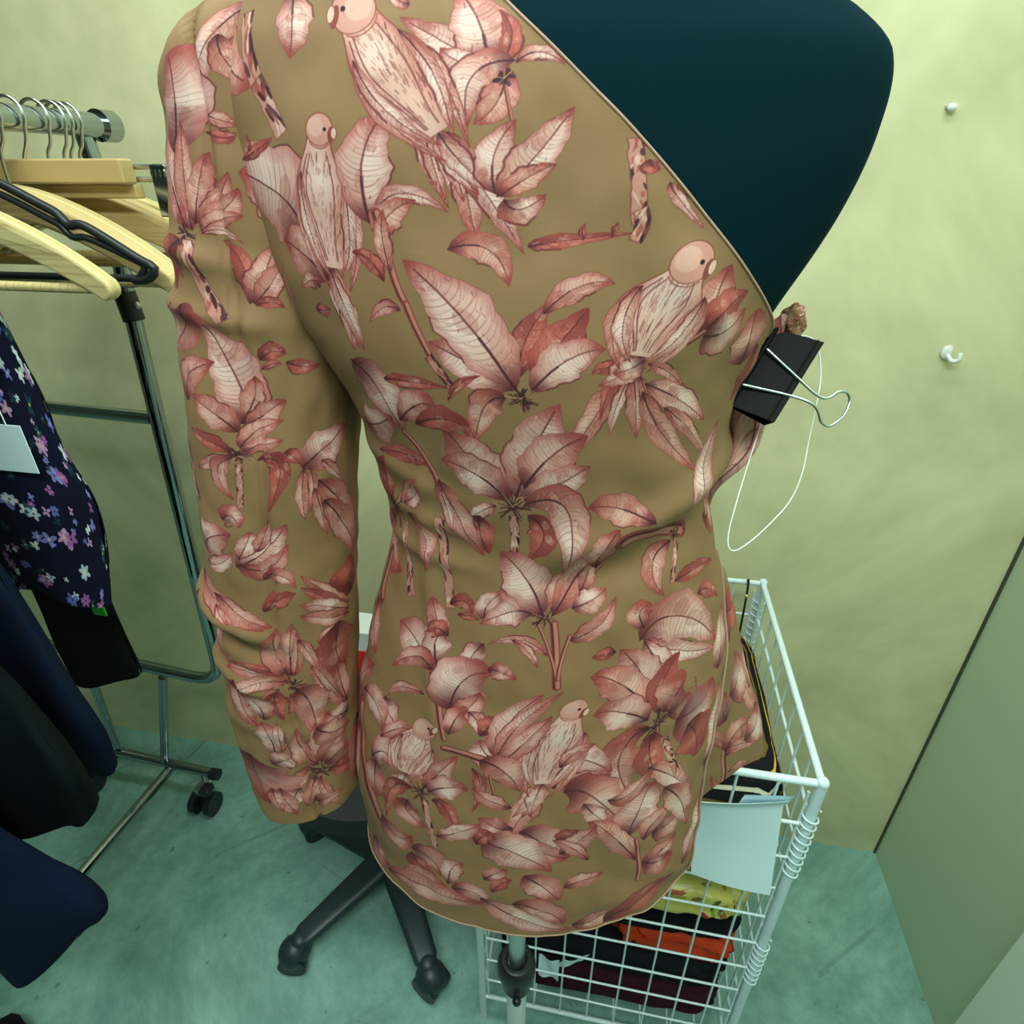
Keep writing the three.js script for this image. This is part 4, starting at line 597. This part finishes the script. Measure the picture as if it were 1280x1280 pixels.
folded('maroon_cardigan', 'dark maroon garment at the bottom of the basket', 'cardigan', 0.096, 0.195, { mat: cloth(lin(0.045, 0.008, 0.016), 0.8), seed: 2, layers: 4 });
folded('black_sweater', 'black folded sweater lying on the maroon garment in the basket', 'sweater', 0.206, 0.292, { mat: cloth(lin(0.006, 0.008, 0.012), 0.7), seed: 5 });
folded('orange_dress', 'orange-red silky garment in the middle of the basket', 'dress', 0.302, 0.376, { x0: 0.06, crush: 2.2, mat: cloth(lin(0.62, 0.055, 0.014), 0.5), seed: 8, layers: 2, amp: 0.012 });
folded('charcoal_skirt', 'charcoal folded skirt beside the orange-red garment in the basket', 'skirt', 0.300, 0.372, { x1: 0.045, mat: cloth(lin(0.008, 0.011, 0.014), 0.75), seed: 9, layers: 3 });
folded('black_shirt', 'black shirt folded beneath the yellow flowered cloth', 'shirt', 0.386, 0.400, { mat: cloth(lin(0.005, 0.007, 0.012), 0.75), seed: 11, layers: 2, amp: 0.003 });
folded('yellow_floral_dress', 'yellow dress with red and brown flowers folded in the basket', 'dress', 0.408, 0.552, { mat: cloth(0xffffff, 0.6, { map: blotch('#e6da78', ['#b02a34', '#6a4416', '#8aa432', '#f6f0b8', '#b98a22', '#c84a62', '#3f6a22', '#f6eeb4', '#4a3a18'], 330, 4, 4, 18) }), seed: 15, layers: 3 });
folded('grey_satin_blouse', 'grey satin garment lying on the yellow flowered dress', 'blouse', 0.565, 0.588, { mat: cloth(lin(0.22, 0.23, 0.2), 0.3), seed: 18, layers: 1, amp: 0.003 });
folded('striped_scarf', 'black scarf with yellow stripes at the top of the basket', 'scarf', 0.605, 0.765, { x0: 0.11, mat: cloth(0xffffff, 0.8, { map: canvasTexture(512, 256, (x, w, h) => { x.fillStyle = '#12141a'; x.fillRect(0, 0, w, h); for (let i = 0; i < 9; i++) { x.fillStyle = i % 3 === 0 ? '#d8a437' : i % 3 === 1 ? '#c9c7b0' : '#6c5a2a'; x.fillRect(0, i * 29 + 6, w, 6 + (i % 2) * 3); } }) }), seed: 22, layers: 3, amp: 0.012 });
folded('dark_jumper', 'dark jumper heaped beside the striped scarf in the basket', 'jumper', 0.605, 0.72, { x1: 0.09, mat: cloth(lin(0.02, 0.028, 0.04), 0.9), seed: 27 });
{
  const t = thing('paper_sheet', 'blank white paper sheet fixed to the front of the basket', 'sheet', [0.205, 0.625, -0.557]);
  part('sheet', grid(20, 24, (u, v) => { const y = lerp(0.648, 0.798, v), top = v > 0.8 ? (v - 0.8) ** 2 * 0.5 : 0; return [lerp(lerp(0.152, 0.135, v), lerp(0.258, 0.246, v), u), y + lerp(0.012, -0.004, u) * (1 - v) + u * v * 0.03, -0.555 + 0.004 * Math.sin(u * 3) + top + 0.028 * (1 - v)]; }), M.paper, t);
  part('corner_flap', grid(8, 6, (u, v) => [lerp(0.195, 0.252, u), lerp(0.79, 0.823, v) + u * 0.012, -0.552 + 0.012 * v + 0.002], null), M.paper, t);
  const c = thing('paper_label', 'crumpled white paper label inside the lower basket wires', 'label', [-0.04, 0.19, -0.575]);
  part('sheet', grid(10, 8, (u, v) => [lerp(-0.058, -0.02, u), lerp(0.19, 0.258, v) - u * 0.01, -0.5765 + 0.003 * Math.sin(u * 7 + v * 4)]), M.paper, c);
  part('corner_flap', grid(8, 6, (u, v) => [lerp(-0.024, 0.02, u) + v * 0.012, lerp(0.238, 0.265, v) + u * 0.025, -0.575 + 0.004 * Math.sin(u * 5)]), M.paper, c);
  const s = thing('cord_strap', 'thin black cord strap hanging over the far rail of the basket', 'strap', [0.262, 0.66, -0.99]);
  part('cord', tube([[0.262, 0.835, -0.998], [0.262, 0.84, -0.992], [0.263, 0.80, -0.985], [0.264, 0.74, -0.982], [0.264, 0.68, -0.975]], 0.0022, 40, 7), M.blackPlastic, s); part('bead', ball([0.2628, 0.81, -0.986], 0.004), std({ color: lin(0.7, 0.6, 0.2), roughness: 0.3, metalness: 0.6 }), s);
}
const THREAD = [[0.1822, -0.0844, 0.0017], [0.1796, -0.0913, 0.0055], [0.1843, -0.0940, 0.0071], [0.1906, -0.0922, 0.0060], [0.1964, -0.0938, 0.0081], [0.2001, -0.0993, 0.0111], [0.2016, -0.1148, 0.0197], [0.1995, -0.1276, 0.0268], [0.1968, -0.1509, 0.0340], [0.1920, -0.1718, 0.0456], [0.1841, -0.1880, 0.0546], [0.1719, -0.2004, 0.0615], [0.1587, -0.2111, 0.0674], [0.1481, -0.2171, 0.0707], [0.1433, -0.2152, 0.0697], [0.1433, -0.2065, 0.0648], [0.1481, -0.1903, 0.0558], [0.1584, -0.1696, 0.0375], [0.1653, -0.1508, 0.0271], [0.1680, -0.1415, 0.0219]];

// ---------- the dress itself ----------
{
  const t = thing('dress', 'tan one-sleeved dress printed with pink parrots and leaves, worn by the black dress form', 'dress', [AX.x, EYE - 0.61, AX.z], YAW);
  const lift = (g) => { g.translate(0, 0.61, 0); return g; };
  const fabric = (map) => phys({ map, roughness: 0.78, sheen: 0.12, sheenRoughness: 0.5, bumpMap: weave, bumpScale: 0.00025 });
  const fm = fabric(PRINT.front), bm = fabric(PRINT.back), sm = fabric(PRINT.sleeve);
  const fg = withFabricUV(panelGeo(frontPoint, hemFront, 150, 200)), bg = withFabricUV(panelGeo(backPoint, hemBack, 150, 150));
  partLocal('front_panel', lift(fg), fm, t); partLocal('back_panel', lift(bg), bm, t); partLocal('sleeve', lift(sleeveGeo()), sm, t);
  const edgeMat = phys({ color: lin(0.44, 0.27, 0.19), roughness: 0.8, sheen: 0.1 });
  const neck = []; for (let i = 40; i <= 100; i++) { const s = i / 100, y = topAt(frontPoint, s); if (y < TOP - 0.002) neck.push(frontPoint(s, y)); } 
  partLocal('neckline_edge', lift(tube(neck, 0.0008, 120, 6)), edgeMat, t);
  const rid = []; for (let i = 0; i <= 24; i++) { const y = lerp(-0.598, -0.26, i / 24), p = frontPoint(1, y); rid.push([p[0] + 0.0005, y, p[2] + 0.0008]); } partLocal('side_seam', lift(tube(rid, 0.0011, 90, 6)), edgeMat, t);
  const hem = []; for (let i = 0; i <= 60; i++) { const s = i / 60; hem.push(frontPoint(s, hemFront(s))); } partLocal('hem', lift(tube(hem, 0.0009, 120, 6)), edgeMat, t);
  // cloth drawn off the body into the binder clip
  const gath = grid(30, 30, (u, v) => {
    const y = lerp(-0.226, -0.078, v), p = frontPoint(0.985, y), [cx, cy, cz] = [lerp(0.150, 0.176, sst(0.0, 0.6, v)), y, lerp(0.0, 0.03, v)];
    const up = sst(0.3, 0.6, v), qx = lerp(0.1495, 0.173, sst(0.12, 0.55, v)), qz = lerp(0.004, 0.03, sst(0, 0.45, v)) - 0.014 * up; return [lerp(p[0] - 0.012, qx, u), y + 0.002 * Math.sin(u * 9), lerp(p[2] + 0.008, qz, u) + 0.003 * Math.sin(u * 14 + v * 3) * (0.4 + v) * (1 - up)];
  }, (u, v) => [0.50 + u * 0.07, lerp(0.555, 0.62, v)]);
  partLocal('gathered_fabric', lift(gath), fm, t);
  const knob = new THREE.SphereGeometry(0.0085, 24, 18); { const p = knob.attributes.position; for (let i = 0; i < p.count; i++) { const x = p.getX(i), y = p.getY(i), z = p.getZ(i), k = 1 + 0.35 * noise(x * 220, y * 220, z * 220); p.setXYZ(i, x * k * 0.9, y * k * 1.3, z * k); } knob.computeVertexNormals(); knob.translate(0.1825, -0.0835, 0.004); }
  partLocal('gathered_fabric', lift(knob), fm, t);
}
// ---------- binder clip and thread, in the dress form's frame ----------
{
  const o = V(0.169, -0.112, 0.029), t = thing('binder_clip', 'large black binder clip with steel handle pinching the dress at the waist side', 'clip', [0, 0, 0], YAW);
  t.position.copy(o.clone().applyAxisAngle(V(0, 1, 0), YAW)).add(AX).add(V(0, EYE, 0));
  const S1 = V(0.1965, -0.0957, 0.0172), S2 = V(0.1652, -0.1397, 0.0415), J1 = V(0.1683, -0.0867, 0.0122), J2 = V(0.1385, -0.1290, 0.0360), n = S2.clone().sub(S1).cross(J1.clone().sub(S1)).normalize(); if (n.z < 0) n.negate();
  const L = (p, k) => p.clone().addScaledVector(n, k).sub(o);
  const w = 0.0075, lipF = 0.002, quad = (a, b, c, d, th, nn) => { const pos = []; const A = [a, b, c, d], B = A.map((p) => p.clone().addScaledVector(nn, -th)); const f = (p, q, r, s) => { for (const k of [p, q, r, p, r, s]) pos.push(k.x, k.y, k.z); }; f(...A); f(B[3], B[2], B[1], B[0]); for (let i = 0; i < 4; i++) { const j = (i + 1) % 4; f(A[i], B[i], B[j], A[j]); } const g = new THREE.BufferGeometry(); g.setAttribute('position', new THREE.Float32BufferAttribute(pos, 3)); g.setAttribute('uv', new THREE.Float32BufferAttribute(new Float32Array(pos.length / 3 * 2), 2)); g.computeVertexNormals(); return g; };
  const strip = (g) => { const q = g.index ? g.toNonIndexed() : g; for (const k of Object.keys(q.attributes)) if (!['position', 'normal', 'uv'].includes(k)) q.deleteAttribute(k); return q; };
  const inw = S1.clone().sub(J1).normalize(), front = quad(L(S1, w), L(S2, w), L(J2, lipF), L(J1, lipF), 0.0007, n), back = quad(L(S1, -w), L(S2, -w), L(J2, -lipF), L(J1, -lipF), 0.0007, n.clone().negate()), spine = quad(L(S1, w), L(S2, w), L(S2, -w), L(S1, -w), 0.0007, inw);
  const curl = [1, -1].map((s) => bar(L(J1, s * 0.0028), L(J2, s * 0.0028), 0.0019, 12)), crease = bar(L(S1, w).addScaledVector(inw, -0.004), L(S2, w).addScaledVector(inw, -0.004), 0.0006, 8);
  partLocal('body', merged([front, back, spine, ...curl, crease].map(strip)), M.blackMetal, t);
  const e = J2.clone().sub(J1), u = (a, b, k) => L(J1.clone().addScaledVector(e, a).addScaledVector(inw, b), k); // a along the jaw, b out towards the loop
  const path = [[-0.0076, 0.0154, -0.0051], [0.0072, 0.0032, 0.0040], [0.0218, -0.0085, 0.0128], [0.0293, -0.0099, 0.0135], [0.0358, -0.0071, 0.0108], [0.0419, -0.0079, 0.0101], [0.0439, -0.0135, 0.0121], [0.0394, -0.0214, 0.0165], [0.0313, -0.0259, 0.0201], [0.0253, -0.0238, 0.0201], [0.0223, -0.0169, 0.0174], [0.0172, -0.0125, 0.0150], [0.0046, -0.0092, 0.0108], [-0.0228, -0.0041, 0.0057]];
  partLocal('handle', tube(path, 0.0010, 140, 8), M.steel, t, 'silver wire handle');
  partLocal('handle', tube([[0.26, -0.001, -0.004], [0.38, 0.012, -0.0085], [0.43, 0.022, -0.011], [0.57, 0.022, -0.011], [0.62, 0.012, -0.0085], [0.74, -0.001, -0.004]].map((p) => u(...p)), 0.0011, 60, 8), M.steel, t, 'silver wire handle folded behind');
  const th = thing('thread_loop', 'thin white elastic loop dangling from the binder clip', 'loop', [0, 0, 0], YAW);
  const ob = V(0.16, -0.25, 0.02); th.position.copy(ob.clone().applyAxisAngle(V(0, 1, 0), YAW)).add(AX).add(V(0, EYE, 0));
  const pts = THREAD.map((p) => P3(p).sub(ob)); partLocal('elastic', tube(pts, 0.0005, 200, 6), M.thread, th);
}
renderer.render(scene, camera);
